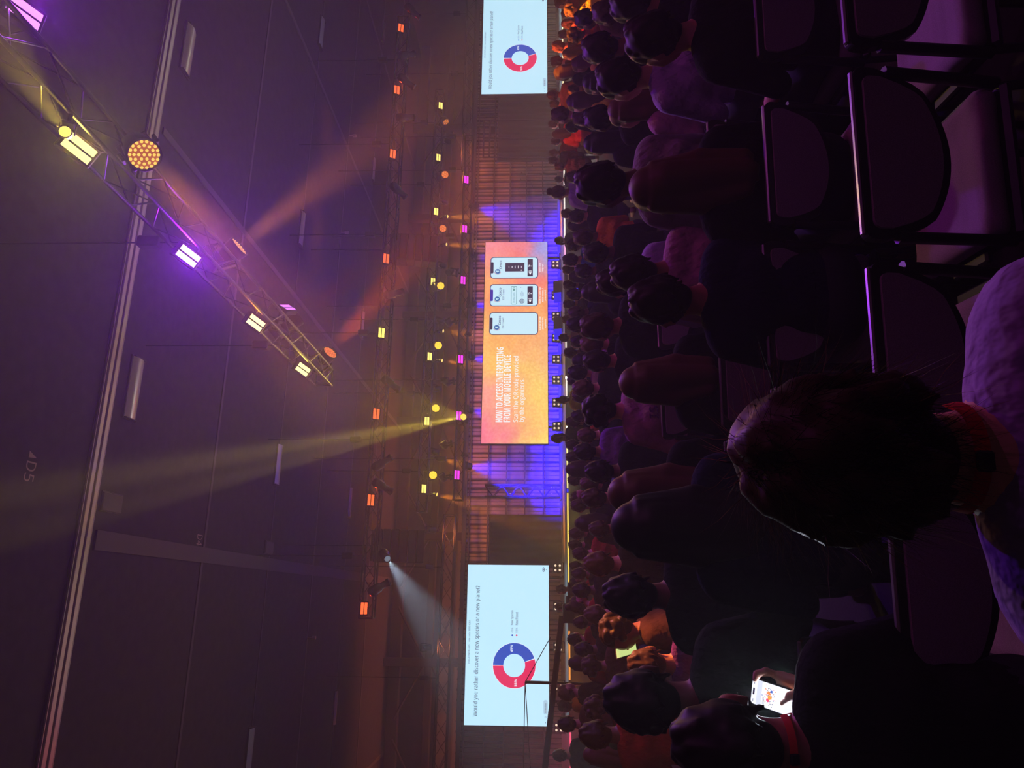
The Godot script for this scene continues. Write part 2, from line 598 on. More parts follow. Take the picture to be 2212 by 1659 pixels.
func letter(im: Image, text: String, which: String, left: Vector2, width: float, height: float, col: Color) -> void:
	# fitted to a width and to the height of the letters' own box, left end of the middle line at left
	var t := TextMesh.new()
	t.text = text
	t.font = font(which)
	t.font_size = 48
	t.pixel_size = 0.01
	t.depth = 0.0
	t.curve_step = 1.5
	var b := t.get_aabb()
	var arr := t.get_mesh_arrays()
	var v: PackedVector3Array = arr[Mesh.ARRAY_VERTEX]
	var ix: PackedInt32Array = arr[Mesh.ARRAY_INDEX] if arr[Mesh.ARRAY_INDEX] != null else PackedInt32Array(range(v.size()))
	var sx := width / b.size.x
	var sy := height / b.size.y
	for n in ix.size() / 3:
		var q := []
		for k in 3:
			var p := v[ix[n * 3 + k]]
			q.append(Vector2(left.x + (p.x - b.position.x) * sx, left.y - (p.y - b.position.y - b.size.y / 2) * sy))
		fill_triangle(im, q[0], q[1], q[2], col)

func face_of(im: Image) -> StandardMaterial3D:
	var m := StandardMaterial3D.new()
	m.albedo_color = Color(0.02, 0.02, 0.02)
	m.roughness = 0.5
	m.emission_enabled = true
	m.emission = Color.BLACK
	m.emission_texture = ImageTexture.create_from_image(im)
	m.emission_energy_multiplier = E_SCREEN_FACE
	return m

func poll_picture() -> StandardMaterial3D:
	var W := 1536.0
	var Hh := 840.0
	var im := Image.create(int(W), int(Hh), false, Image.FORMAT_RGB8)
	im.fill(Color(0.745, 0.925, 1.0))
	var ink := Color(0.22, 0.30, 0.39)
	var pale := Color(0.42, 0.52, 0.62)
	var blue := Color(0.07, 0.30, 0.73)
	var red := Color(0.88, 0.09, 0.35)
	var white := Color(0.93, 0.97, 1.0)
	var grey := Color(0.66, 0.80, 0.88)
	var u := func(a: float, b: float) -> Vector2: return Vector2(a * W, b * Hh)
	letter(im, "Join at menti.com | use code  8890 6361", "sans", u.call(0.37, 0.04), W * 0.27, Hh * 0.030, ink)
	letter(im, "Would you rather discover a new species or a new planet?", "sans", u.call(0.052, 0.135), W * 0.81, Hh * 0.068, ink)
	var centre: Vector2 = u.call(0.362, 0.585)
	var r := 0.139 * W
	fill(im, sector(r * 0.515, r * 1.02, 0.0, TAU - 0.001, 72), centre, white)
	fill(im, sector(r * 0.515, r, 0.018, TAU * 0.45 - 0.018), centre, blue)
	fill(im, sector(r * 0.515, r, TAU * 0.45 + 0.018, TAU - 0.018), centre, red)
	letter(im, "45%", "sans_bold", u.call(0.445, 0.552), W * 0.044, Hh * 0.032, white)
	letter(im, "55%", "sans_bold", u.call(0.234, 0.603), W * 0.044, Hh * 0.032, white)
	for k in 2:
		var v: float = [0.558, 0.611][k]
		fill(im, sector(0.0, W * 0.0058, 0.0, TAU - 0.001, 16), u.call(0.549, v), [blue, red][k])
		letter(im, ["45%", "55%"][k], "sans", u.call(0.566, v), W * 0.031, Hh * 0.025, pale)
		letter(im, ["New Species", "New Planet"][k], "sans", u.call(0.613, v), W * [0.094, 0.083][k], Hh * 0.034, ink)
	fill(im, rounded(W * 0.086, Hh * 0.050, Hh * 0.025), u.call(0.113, 0.958), grey)
	letter(im, "Reactions", "sans", u.call(0.096, 0.958), W * 0.040, Hh * 0.018, ink)
	fill(im, sector(W * 0.003, W * 0.0045, 0.0, TAU - 0.001, 16), u.call(0.084, 0.958), ink)
	fill(im, sector(W * 0.0035, W * 0.005, 0.0, TAU - 0.001, 16), u.call(0.054, 0.958), ink)
	fill(im, PackedVector2Array([Vector2(-W * 0.003, -W * 0.003), Vector2(W * 0.004, 0), Vector2(-W * 0.003, W * 0.003)]), u.call(0.022, 0.958), ink)
	fill(im, rounded(W * 0.030, Hh * 0.026, Hh * 0.013), u.call(0.972, 0.938), ink)
	for s in [-1, 1]: fill(im, sector(0.0, Hh * 0.008, 0.0, TAU - 0.001, 12), u.call(0.972 + s * 0.006, 0.938), grey)
	fill(im, PackedVector2Array([Vector2(-W * 0.0035, -W * 0.003), Vector2(W * 0.0035, -W * 0.003), Vector2(0, W * 0.004)]), u.call(0.972, 0.972), ink)
	return face_of(im)

func slide_picture() -> StandardMaterial3D:
	var im := watercolour()
	var W := 2048.0
	var Hh := 616.0
	var white := Color(0.95, 0.98, 1.0)
	var paper := Color(0.78, 0.92, 0.98)
	var navy := Color(0.20, 0.28, 0.46)
	var dark := Color(0.16, 0.14, 0.26)
	var blue := Color(0.12, 0.40, 0.66)
	var teal := Color(0.24, 0.55, 0.55)
	letter(im, "HOW TO ACCESS INTERPRETING", "sans_bold", Vector2(0.099 * W, 0.262 * Hh), W * 0.358, Hh * 0.105, white)
	letter(im, "FROM YOUR MOBILE DEVICE", "sans_bold", Vector2(0.099 * W, 0.380 * Hh), W * 0.320, Hh * 0.105, white)
	letter(im, "Scan the QR code provided", "sans", Vector2(0.099 * W, 0.520 * Hh), W * 0.316, Hh * 0.095, white)
	letter(im, "by the organizers.", "sans", Vector2(0.101 * W, 0.612 * Hh), W * 0.204, Hh * 0.092, white)
	var pw := 0.1135 * W
	var ph := 0.764 * Hh
	for k in 3:
		var c := Vector2([0.576, 0.720, 0.8635][k] * W, 0.468 * Hh)
		var p := func(x: float, y: float) -> Vector2: return c + Vector2(x * pw, -y * ph)
		fill(im, rounded(pw, ph, pw * 0.14), c, navy)
		fill(im, rounded(pw * 0.93, ph * 0.965, pw * 0.11), c, paper)
		fill(im, rounded(pw * 0.52, ph * 0.055, pw * 0.04), p.call(0, 0.462), [dark, Color(0.18, 0.12, 0.62), dark][k])
		# the globe emblem with its arcs
		fill(im, sector(0.0, pw * 0.11, 0.0, TAU - 0.001, 24), p.call(-0.17, 0.345), blue)
		fill(im, PackedVector2Array([Vector2(-0.05, 0.02) * pw, Vector2(-0.01, 0.07) * pw, Vector2(0.05, 0.05) * pw, Vector2(0.02, 0.0) * pw, Vector2(0.04, -0.05) * pw, Vector2(0.0, -0.07) * pw, Vector2(-0.02, -0.01) * pw]), p.call(-0.17, 0.345), paper)
		fill(im, sector(pw * 0.125, pw * 0.142, 3.4, 6.0, 16), p.call(-0.17, 0.345), Color(0.75, 0.45, 0.45))
		letter(im, "Cesco", "serif_bold", p.call(-0.06, 0.288), pw * 0.40, ph * 0.052, navy)
		if k < 2: letter(im, "ISEF Event", "sans", p.call(-0.22, 0.218), pw * 0.48, ph * 0.038, navy)
		if k == 1:
			fill(im, rounded(pw * 0.82, ph * 0.12, pw * 0.04), p.call(0, 0), teal)
			fill(im, rounded(pw * 0.78, ph * 0.102, pw * 0.03), p.call(0, 0), paper)
			letter(im, "Enable audio", "sans", p.call(-0.33, 0), pw * 0.46, ph * 0.036, teal)
			fill(im, PackedVector2Array([Vector2(-0.07, -0.025) * pw, Vector2(-0.03, -0.025) * pw, Vector2(0.01, -0.06) * pw, Vector2(0.01, 0.06) * pw, Vector2(-0.03, 0.025) * pw, Vector2(-0.07, 0.025) * pw]), p.call(0.27, 0), teal)
			fill(im, sector(pw * 0.055, pw * 0.075, PI * 0.25, PI * 0.75, 8), p.call(0.27, 0), teal)
			fill(im, sector(pw * 0.088, pw * 0.105, 0.0, TAU - 0.001, 24), p.call(-0.27, -0.165), navy)
			for s in [-1, 0, 1]:
				fill(im, rounded(pw * 0.18, pw * 0.014, pw * 0.004), p.call(-0.27, -0.165) + Vector2(0, s * pw * 0.045), navy)
				fill(im, rounded(pw * 0.014, pw * 0.18, pw * 0.004), p.call(-0.27, -0.165) + Vector2(s * pw * 0.045, 0), navy)
			letter(im, "YOUR", "sans", p.call(-0.02, -0.140), pw * 0.14, ph * 0.018, navy)
			letter(im, "LANGUAGE", "sans", p.call(-0.08, -0.165), pw * 0.26, ph * 0.018, navy)
			letter(im, "FLOOR", "sans", p.call(-0.03, -0.190), pw * 0.16, ph * 0.018, navy)
			letter(im, "x", "sans", p.call(0.33, -0.140), pw * 0.04, ph * 0.016, navy)
		if k == 2:
			fill(im, rounded(pw * 0.40, ph * 0.40, pw * 0.01), p.call(0.02, -0.015), dark)
			for t in 5: fill(im, rounded(pw * [0.05, 0.09, 0.13, 0.13, 0.10][t], ph * 0.014, ph * 0.004), p.call(0.03, 0.11 - t * 0.065), white)
			fill(im, sector(pw * 0.012, pw * 0.028, 0.0, TAU - 0.001, 14), p.call(-0.12, -0.15), white)
		if k > 0:
			fill(im, rounded(pw * 0.80, ph * 0.112, pw * 0.01), p.call(0, -0.335), dark)
			fill(im, PackedVector2Array([Vector2(-0.07, -0.03) * pw, Vector2(-0.03, -0.03) * pw, Vector2(0.02, -0.07) * pw, Vector2(0.02, 0.07) * pw, Vector2(-0.03, 0.03) * pw, Vector2(-0.07, 0.03) * pw]), p.call(-0.24, -0.335), white)
			for s in 2: fill(im, sector(pw * (0.055 + s * 0.035), pw * (0.073 + s * 0.035), PI * 0.25, PI * 0.75, 8), p.call(-0.24, -0.335), white)
			letter(im, "?", "sans_bold", p.call(0.02, -0.335), pw * 0.11, ph * 0.07, white)
		var cap := [["Scan the QR code", "provided by the", "organizers."], ["Enable the audio; login", "mobile browser, if", "prompted."], ["Select your", "language."]]
		for t in cap[k].size():
			var wide: float = pw * [0.66, 0.80, 0.46][k] * (0.94 - 0.16 * t)
			letter(im, cap[k][t], "sans_bold", Vector2(c.x - wide / 2, (0.882 + t * 0.042) * Hh), wide, Hh * 0.032, white)
	return face_of(im)

const E_SIDE_SCREEN := 0.24
const E_SLIDE := 0.12
const E_SCREEN_FACE := 1.2
const E_WASH := 0.25

func _ready() -> void:
	rng.seed = 11
	# camera: 26 mm phone lens, yawed 16.4 degrees to the stage's right, tilted 2 degrees up, held on its side
	var yaw := deg_to_rad(16.4)
	var pitch := atan(57.0 / 1600.0)
	var fwd := Vector3(sin(yaw) * cos(pitch), sin(pitch), -cos(yaw) * cos(pitch))
	var right := Vector3(cos(yaw), 0, sin(yaw))
	var up := right.cross(fwd)
	var cam := Camera3D.new()
	cam.name = "camera"
	cam.fov = rad_to_deg(2.0 * atan(829.5 / 1600.0))
	cam.near = 0.05
	cam.far = 120.0
	add_child(cam)
	cam.transform = Transform3D(Basis(-up, right, -fwd), EYE)
	cam.current = true
	# a closed hall: no sky, thin haze in the air
	var env := Environment.new()
	env.background_mode = Environment.BG_COLOR
	env.background_color = Color.BLACK
	env.tonemap_mode = Environment.TONE_MAPPER_LINEAR
	env.tonemap_exposure = 1.0
	env.volumetric_fog_enabled = true
	env.volumetric_fog_density = 0.008
	env.volumetric_fog_albedo = Color(1, 1, 1)
	env.volumetric_fog_anisotropy = 0.45
	env.sdfgi_enabled = true
	env.ssao_enabled = true
	env.ssil_enabled = true
	var we := WorldEnvironment.new()
	we.name = "world_environment"
	we.environment = env
	add_child(we)

	make_materials()
	M.gloss_black = mat(Color(0.05, 0.05, 0.055), 0.22)
	build_hall()
	build_stage()
	build_rig()
	build_audience()

func build_hall() -> void:
	# the hall: x -16..34, z -40..7, floor 0, ceiling 9.2
	structure("floor", chamfer_box(Vector3(50.6, 0.3, 47.6), 0.01), M.floor, Vector3(9, -0.15, -16.5), "dark carpeted floor of the hall under the audience chairs", "floor")
	var ceil_o := structure("ceiling", chamfer_box(Vector3(50.6, 0.3, 47.6), 0.01), M.ceiling, Vector3(9, CEILING + 0.15, -16.5), "dark ceiling of the hall with thin seams and unlit lamps", "ceiling")
	structure("wall_back", chamfer_box(Vector3(50.6, CEILING, 0.3), 0.01), M.wall, Vector3(9, CEILING / 2, -40.15), "plain grey wall far behind the stage in amber light", "wall")
	structure("wall_left", chamfer_box(Vector3(0.3, CEILING, 47), 0.01), M.side_wall, Vector3(-16.15, CEILING / 2, -16.5), "dark plain side wall of the hall", "wall")
	structure("wall_right", chamfer_box(Vector3(0.3, CEILING, 47), 0.01), M.side_wall, Vector3(34.15, CEILING / 2, -16.5), "dark plain side wall across the hall", "wall")
	structure("wall_rear", chamfer_box(Vector3(50, CEILING, 0.3), 0.01), M.side_wall, Vector3(9, CEILING / 2, 7.15), "dark plain wall behind the audience", "wall")
	# seams between the ceiling's fields: cross seams and long seams
	for z in [-16.96, -21.2, -25.5, -29.75, -34.0]:
		part(ceil_o, "cross_seam", chamfer_box(Vector3(50, 0.03, 0.10 if z != -21.2 and z != -29.75 else 0.05), 0.004), M.seam, at(0, -0.16, z + 16.5))
	for x in [-7.2, 0.95, 9.1, 17.3, 25.5]:
		part(ceil_o, "long_seam", chamfer_box(Vector3(0.34 if x == 0.95 else 0.16, 0.04, 27.0), 0.005), M.seam, at(x - 9, -0.165, -26.2 + 16.5))
	# the wall track: two bright rails beside a slot
	var track := structure("ceiling_track", chamfer_box(Vector3(49.8, 0.05, 0.40), 0.01), M.dark_metal, Vector3(9, CEILING - 0.024, -12.3), "long double aluminium track for a folding wall across the ceiling", "track")
	for s in [-1, 1]:
		part(track, "rail", chamfer_box(Vector3(49.8, 0.05, 0.115), 0.008), M.alu, at(0, -0.04, s * 0.085))
		part(track, "rail_lip", chamfer_box(Vector3(49.8, 0.03, 0.02), 0.004), M.alu, at(0, -0.03, s * 0.185))
	# letters painted on the ceiling, read by somebody facing the other way
	var field_sign := thing("ceiling_letters", Vector3(1.80, CEILING - 0.004, -10.77), "pale letters D5 with a small triangle on the ceiling", "sign")
	var flip := Transform3D(Basis(Vector3.RIGHT, PI / 2) * Basis(Vector3(0, 0, 1), PI), Vector3.ZERO)
	var holder := words(field_sign, "letters", "D5", "sans", Vector3.ZERO, 0.30, 0.22, M.sign)
	holder.transform = flip * at(-0.15, 0, 0) * holder.transform
	var tri := part(field_sign, "triangle_mark", extrude(PackedVector2Array([Vector2(-0.10, -0.09), Vector2(0.0, -0.09), Vector2(-0.02, 0.09)]), 0.003), M.sign, flip * at(-0.20, 0, 0.001))
	tri.name = "triangle_mark"
	var small_sign := thing("ceiling_letters", Vector3(1.26, CEILING - 0.004, -16.72), "small pale letters D4 beside a wide ceiling seam", "sign")
	var holder2 := words(small_sign, "letters", "D4", "sans", Vector3.ZERO, 0.24, 0.26, M.sign)
	holder2.transform = flip * at(-0.12, 0, 0) * holder2.transform
	# unlit lamps recessed in rows
	for z in [-13.1, -21.15, -29.7]:
		for k in 5:
			var x: float = -3.85 + 7.62 * k
			if z == -13.1 and (k == 0 or k > 2): continue
			if z == -21.15 and k > 3: continue
			var o := thing("ceiling_lamp", Vector3(x, CEILING, z), "unlit long reflector lamp set in the dark ceiling", "ceiling lamp", "unlit reflector lamps in the ceiling")
			part(o, "frame", chamfer_box(Vector3(1.22, 0.05, 0.44), 0.008), M.dark_metal, at(0, -0.024, 0))
			var st := SurfaceTool.new()
			st.begin(Mesh.PRIMITIVE_TRIANGLES)
			st.set_smooth_group(1)
			for s in 10:
				var a := -0.19 + 0.038 * s
				var b := a + 0.038
				var ya := -0.05 - 0.05 * cos(a / 0.19 * PI / 2)
				var yb := -0.05 - 0.05 * cos(b / 0.19 * PI / 2)
				quad(st, Vector3(-0.58, ya, a), Vector3(0.58, ya, a), Vector3(0.58, yb, b), Vector3(-0.58, yb, b))
			st.generate_normals()
			if not cache.has("reflector"): cache["reflector"] = st.commit()
			part(o, "reflector", cache["reflector"], M.reflector)
			for s in [-1, 1]: part(o, "end_cap", chamfer_box(Vector3(0.02, 0.07, 0.38), 0.004), M.dark_metal, at(s * 0.59, -0.06, 0))
	# small boxes by the wide seam
	for p in [Vector3(1.62, CEILING, -13.0), Vector3(1.40, CEILING, -21.1)]:
		var o := thing("ceiling_box", p, "small grey access box on the ceiling beside the wide seam", "box", "grey access boxes on the ceiling")
		part(o, "lid", chamfer_box(Vector3(0.32, 0.05, 0.62), 0.01), M.seam, at(0, -0.026, 0))
		part(o, "rim", chamfer_box(Vector3(0.36, 0.03, 0.66), 0.006), M.dark_metal, at(0, -0.012, 0))
	# sprinklers on the cross seams
	for p in [Vector3(-1.2, CEILING, -25.5), Vector3(13.6, CEILING, -25.5), Vector3(17.9, CEILING, -25.5)]:
		var o := thing("ceiling_sprinkler", p, "small silver fitting hanging from a ceiling seam", "ceiling fitting", "silver fittings on the ceiling seams")
		rod(o, "pipe", Vector3(0, -0.17, 0), Vector3(0, 0.0, 0), 0.02, M.alu)
		rod(o, "cap", Vector3(0, -0.30, 0), Vector3(0, -0.17, 0), 0.06, M.alu, 12)
	# dark steel in front of the far wall
	for k in 3:
		var y: float = [8.75, 7.05, 5.9][k]
		structure("trim_%d" % (k + 1), chamfer_box(Vector3(50, [0.55, 0.35, 0.22][k], 0.5), 0.02), M.steel_beam, Vector3(9, y, -39.3 + k * 0.01), ["deep dark steel beam under the ceiling before the far wall", "dark steel beam half way up the far wall", "slim dark steel beam low on the far wall"][k], "beam")
	for k in 7:
		var x: float = -9.0 + 6.1 * k
		var o := thing("steel_column", Vector3(x, 0, -38.7), "dark steel column standing before the far wall with crossed braces", "column", "steel columns at the far wall", "structure")
		part(o, "shaft", chamfer_box(Vector3(0.4, 9.2, 0.4), 0.02), M.steel_beam, at(0, 4.6, 0))
		for s in [-1, 1]:
			rod(o, "cross_brace", Vector3(0, 7.15, 0.05 * s), Vector3(s * 2.6, 8.6, 0.05 * s), 0.06, M.steel_beam, 6)
			rod(o, "cross_brace", Vector3(0, 6.9, 0.05 * s), Vector3(s * 2.2, 5.9, 0.05 * s), 0.05, M.steel_beam, 6)

func drape(x0: float, x1: float, y0: float, y1: float, z: float, label: String) -> void:
	var o := thing("black_drape", Vector3((x0 + x1) / 2, y0, z), label, "curtain")
	var st := SurfaceTool.new()
	st.begin(Mesh.PRIMITIVE_TRIANGLES)
	st.set_smooth_group(1)
	var w := x1 - x0
	var n := int(w / 0.04)
	for k in n:
		var a := -w / 2 + w * k / n
		var b := -w / 2 + w * (k + 1) / n
		var za := sin(a * 21.0) * 0.035 + sin(a * 8.3 + 1.0) * 0.02
		var zb := sin(b * 21.0) * 0.035 + sin(b * 8.3 + 1.0) * 0.02
		quad(st, Vector3(a, y1 - y0, za), Vector3(b, y1 - y0, zb), Vector3(b, 0, zb), Vector3(a, 0, za))
	st.generate_normals()
	part(o, "cloth", st.commit(), M.drape)
	rod(o, "pole", Vector3(-w / 2, y1 - y0, 0), Vector3(w / 2, y1 - y0, 0), 0.03, M.dark_metal)
	for s in [-1, 1]: rod(o, "upright", Vector3(s * w / 2, 0, 0), Vector3(s * w / 2, y1 - y0, 0), 0.03, M.dark_metal)

func build_stage() -> void:
	structure("stage_platform", chamfer_box(Vector3(36, STAGE, 8.0), 0.02), M.deck, Vector3(9, STAGE / 2, -25.5), "long dark stage platform in front of the audience", "stage")
	# the set wall behind the screens: pale boards between dark posts and rails
	var set_wall := structure("wall_backdrop", chamfer_box(Vector3(34, 3.55, 0.10), 0.01), M.panel, Vector3(10, STAGE + 1.775, -28.5), "set wall behind the screens with many dark upright posts", "wall")
	var post := chamfer_box(Vector3(0.075, 3.75, 0.08), 0.008)
	var stud := chamfer_box(Vector3(0.022, 3.55, 0.03), 0.004)
	var hook := chamfer_box(Vector3(0.03, 0.03, 0.12), 0.005)
	for k in 99:
		var x := -16.8 + 0.343 * k
		part(set_wall, "post", post, M.post, at(x, 0.08, 0.09))
		part(set_wall, "stud", stud, M.post, at(x + 0.18, 0, 0.065))
		for j in (2 if k % 2 == 0 else 1): part(set_wall, "hook", hook, M.post, at(x + 0.04, -1.2 + j * 0.95 + (k % 3) * 0.5, 0.16))
	for k in 5: part(set_wall, "rail", chamfer_box(Vector3(34, 0.05, 0.05), 0.006), M.post, at(0, -1.15 + 0.705 * k, 0.13))
	part(set_wall, "top_beam", chamfer_box(Vector3(34, 0.16, 0.16), 0.01), M.post, at(0, 1.85, 0.09))
	drape(17.3, 20.9, STAGE, 3.25, -26.5, "black pleated drape beside the poll screen at the far end of the stage")
	drape(1.15, 2.95, STAGE, 3.30, -26.5, "narrow black pleated drape between a poll screen and the slide screen")
	# scaffold frame over the drape
	var scaff := thing("scaffold_frame", Vector3(17.3, STAGE, -26.2), "dark pipe scaffold frame standing over the wide black drape", "scaffold")
	for x in [0.0, 0.9, 1.75]: rod(scaff, "upright", Vector3(x, 0, 0), Vector3(x, 3.05, 0), 0.035, M.post)
	for y in [2.55, 2.8, 3.05]: rod(scaff, "crossbar", Vector3(0, y, 0), Vector3(1.75, y, 0), 0.035, M.post)
	part(scaff, "switch_box", chamfer_box(Vector3(0.35, 0.22, 0.2), 0.02), M.post, at(1.2, 2.66, 0.02))
	# an upright truss with small lights
	var tower := thing("truss_tower", Vector3(3.75, STAGE, -26.2), "dark upright truss tower with tiny lights beside the slide screen", "truss")
	for c in [Vector3(-0.2, 0, -0.15), Vector3(0.2, 0, -0.15), Vector3(-0.2, 0, 0.15), Vector3(0.2, 0, 0.15)]: rod(tower, "chord", c, c + Vector3(0, 2.7, 0), 0.03, M.post)
	for k in 9:
		var s := -1.0 if k % 2 == 0 else 1.0
		for z in [-0.15, 0.15]: rod(tower, "brace", Vector3(s * 0.2, 0.3 * k, z), Vector3(-s * 0.2, 0.3 * k + 0.3, z), 0.014, M.post, 6)
	part(tower, "base_plate", chamfer_box(Vector3(0.6, 0.03, 0.5), 0.006), M.post, at(0, 0.016, 0))
	for p in [Vector3(-0.1, 0.34, 0.2), Vector3(0.1, 0.36, 0.2), Vector3(0.1, 0.26, 0.2), Vector3(-0.12, 1.0, 0.2), Vector3(-0.1, 1.8, 0.2)]: part(tower, "indicator_light", hexagon(0.018), glow(Color(0.9, 0.75, 0.6)), Transform3D(Basis.IDENTITY, p))

	var poll := poll_picture()
	var left_screen := screen_base("poll_screen", -3.65, 1.15, 1.25, 3.87, -24.75, poll, "bright poll screen with a doughnut chart, camera crane silhouetted before it")
	screen_light(left_screen, 4.8, 2.62, Color(0.62, 0.86, 1.0), E_SIDE_SCREEN)
	var slide := screen_base("presentation_screen", 5.17, 12.75, 1.25, 3.53, -24.75, slide_picture(), "wide stage screen with orange watercolour slide and three phone drawings")
	screen_light(slide, 7.58, 2.28, Color(1.0, 0.66, 0.42), E_SLIDE)
	var far_screen := screen_base("poll_screen", 19.20, 23.85, 1.23, 3.83, -24.75, poll, "bright poll screen with a doughnut chart beside the wide black drape")
	screen_light(far_screen, 4.65, 2.6, Color(0.62, 0.86, 1.0), E_SIDE_SCREEN)

	# light strips along the stage edge
	var white := Color(1.0, 0.95, 0.90)
	var strips := [[18.76, 19.68, Color(1.0, 0.93, 0.72)], [15.9, 18.3, Color(1.0, 0.93, 0.72)], [13.1, 15.6, white], [11.05, 12.95, white], [10.06, 11.02, Color(1.0, 0.72, 0.90)], [7.38, 7.70, white], [5.88, 6.50, white], [3.16, 4.96, Color(1.0, 0.95, 0.62)], [0.41, 3.04, Color(1.0, 0.86, 0.35)], [-0.47, -0.35, Color(1.0, 0.72, 0.35)], [-2.02, -0.74, Color(1.0, 0.62, 0.25)], [-3.92, -3.29, Color(1.0, 0.35, 0.50)], [-4.9, -4.1, Color(1.0, 0.35, 0.50)]]
	var names := ["cream", "cream", "white", "white", "pink white", "white", "white", "pale yellow", "yellow", "amber", "amber", "pink", "pink"]
	for k in strips.size():
		var s: Array = strips[k]
		var o := thing("led_strip_light", Vector3((s[0] + s[1]) / 2, STAGE - 0.035, -21.5), "glowing %s light strip along the front edge of the stage" % names[k], "light strip", "light strips on the stage edge")
		part(o, "channel", chamfer_box(Vector3(s[1] - s[0], 0.07, 0.03), 0.004), M.dark_metal, at(0, 0, 0.016))
		part(o, "lamp", face_quad(s[1] - s[0] - 0.02, 0.045), glow(s[2]), at(0, 0, 0.034))
		if s[1] - s[0] > 0.5:
			var l := AreaLight3D.new()
			l.name = "light"
			l.area_size = Vector2(s[1] - s[0], 0.05)
			l.light_color = s[2]
			l.light_energy = 4.0
			l.shadow_enabled = true
			l.area_range = 60.0
			o.add_child(l, true)
			l.transform = Transform3D(Basis(Vector3.UP, PI), Vector3(0, 0, 0.06))
	var blue_dot := thing("led_strip_light", Vector3(3.10, STAGE - 0.035, -21.5), "short blue light between two yellow strips on the stage edge", "light strip")
	part(blue_dot, "channel", chamfer_box(Vector3(0.12, 0.07, 0.03), 0.004), M.dark_metal, at(0, 0, 0.016))
	part(blue_dot, "lamp", face_quad(0.10, 0.05), glow(Color(0.1, 0.15, 1.0)), at(0, 0, 0.034))
	# the blue step in the middle and the dark stairs
	var step := thing("light_step", Vector3(9.37, 0, -21.2), "step with a glowing blue front in the middle of the stage edge", "step")
	part(step, "block", chamfer_box(Vector3(1.42, 0.66, 0.55), 0.01), M.deck, at(0, 0.33, 0))
	part(step, "light_panel", face_quad(1.36, 0.60), glow(Color(0.06, 0.03, 1.0)), at(0, 0.33, 0.279))
	for x in [8.12, 6.92, 5.40]:
		var o := thing("stage_stairs", Vector3(x, 0, -21.48), "dark portable stairs leading up to the stage", "stairs", "stairs at the stage front")
		for k in 4: part(o, "tread", chamfer_box(Vector3(0.9, 0.04, 0.30), 0.006), M.deck, at(0, 0.76 - 0.19 * k, 0.16 + 0.27 * k))
		for s in [-1, 1]:
			part(o, "side_panel", extrude(PackedVector2Array([Vector2(0, 0), Vector2(1.15, 0), Vector2(1.15, 0.17), Vector2(0.05, 0.80), Vector2(0, 0.80)]), 0.03), M.deck, Transform3D(Basis(Vector3.UP, -PI / 2), Vector3(s * 0.45 + 0.015, 0, 0.0)))
	# uplights: four cells each, on the stage under the screens
	for x in [11.6, 10.4, 9.62, 8.80, 8.03, 7.29, 6.48, 5.66, 1.05, -0.13, -1.33, -2.45, -3.60]:
		var o := thing("blinder_light", Vector3(x, STAGE, -24.22), "small four cell light on the stage floor under the screens", "stage light", "four cell lights on the stage floor")
		part(o, "case", chamfer_box(Vector3(0.30, 0.30, 0.12), 0.015), M.black, at(0, 0.20, -0.06))
		part(o, "stand", chamfer_box(Vector3(0.34, 0.03, 0.2), 0.006), M.dark_metal, at(0, 0.016, -0.06))
		for s in [-1, 1]:
			rod(o, "bracket", Vector3(s * 0.16, 0.03, -0.06), Vector3(s * 0.16, 0.22, -0.06), 0.012, M.dark_metal, 6)
			for t in [-1, 1]: part(o, "lamp_cell", hexagon(0.038), glow(Color(1.0, 0.90, 0.78)), at(s * 0.07, 0.20 + t * 0.07, 0.002))
	# monitors with a blue front
	for x in [9.97, 8.64]:
		var o := thing("floor_monitor", Vector3(x, STAGE, -23.6), "small wedge monitor with a glowing blue front on the stage", "monitor", "wedge monitors on the stage")
		var wedge := extrude(PackedVector2Array([Vector2(-0.2, 0), Vector2(0.2, 0), Vector2(0.12, 0.30), Vector2(-0.2, 0.30)]), 0.42)
		part(o, "case", wedge, M.black, Transform3D(Basis(Vector3.UP, -PI / 2), Vector3(0.21, 0, 0.0)))
		part(o, "screen", face_quad(0.38, 0.25), glow(Color(0.07, 0.05, 0.95)), Transform3D(Basis(Vector3.RIGHT, -0.26), Vector3(0, 0.155, 0.165)))
	# camera crane before the poll screen
	var jib := thing("camera_crane", Vector3(-1.48, 0, -15.0), "black camera crane with guy wires before the bright poll screen", "camera crane")
	rod(jib, "post", Vector3(0, 0.0, 0), Vector3(0.03, 1.83, 0), 0.028, M.black)
	for k in 3: rod(jib, "leg", Vector3(0, 0.55, 0), Vector3(cos(k * TAU / 3 + 0.4) * 0.5, 0.02, sin(k * TAU / 3 + 0.4) * 0.5), 0.02, M.black)
	rod(jib, "arm", Vector3(1.23, 1.13, 0.05), Vector3(-1.9, 1.52, 0.05), 0.055, M.black)
	rod(jib, "guy_wire", Vector3(0.03, 1.83, 0), Vector3(0.85, 1.34, 0.05), 0.008, M.black, 5)
	rod(jib, "guy_wire", Vector3(0.03, 1.83, 0), Vector3(-1.8, 1.86, 0.05), 0.008, M.black, 5)
	rod(jib, "guy_wire", Vector3(0.03, 1.83, 0), Vector3(-1.8, 1.70, 0.05), 0.008, M.black, 5)
	rod(jib, "king_post", Vector3(-1.8, 1.50, 0.05), Vector3(-1.8, 1.88, 0.05), 0.016, M.black, 6)
	part(jib, "camera_body", chamfer_box(Vector3(0.36, 0.22, 0.2), 0.02), M.black, at(1.28, 1.0, 0.05))
	rod(jib, "camera_lens", Vector3(1.44, 1.0, 0.05), Vector3(1.60, 1.0, 0.05), 0.05, M.black, 12)

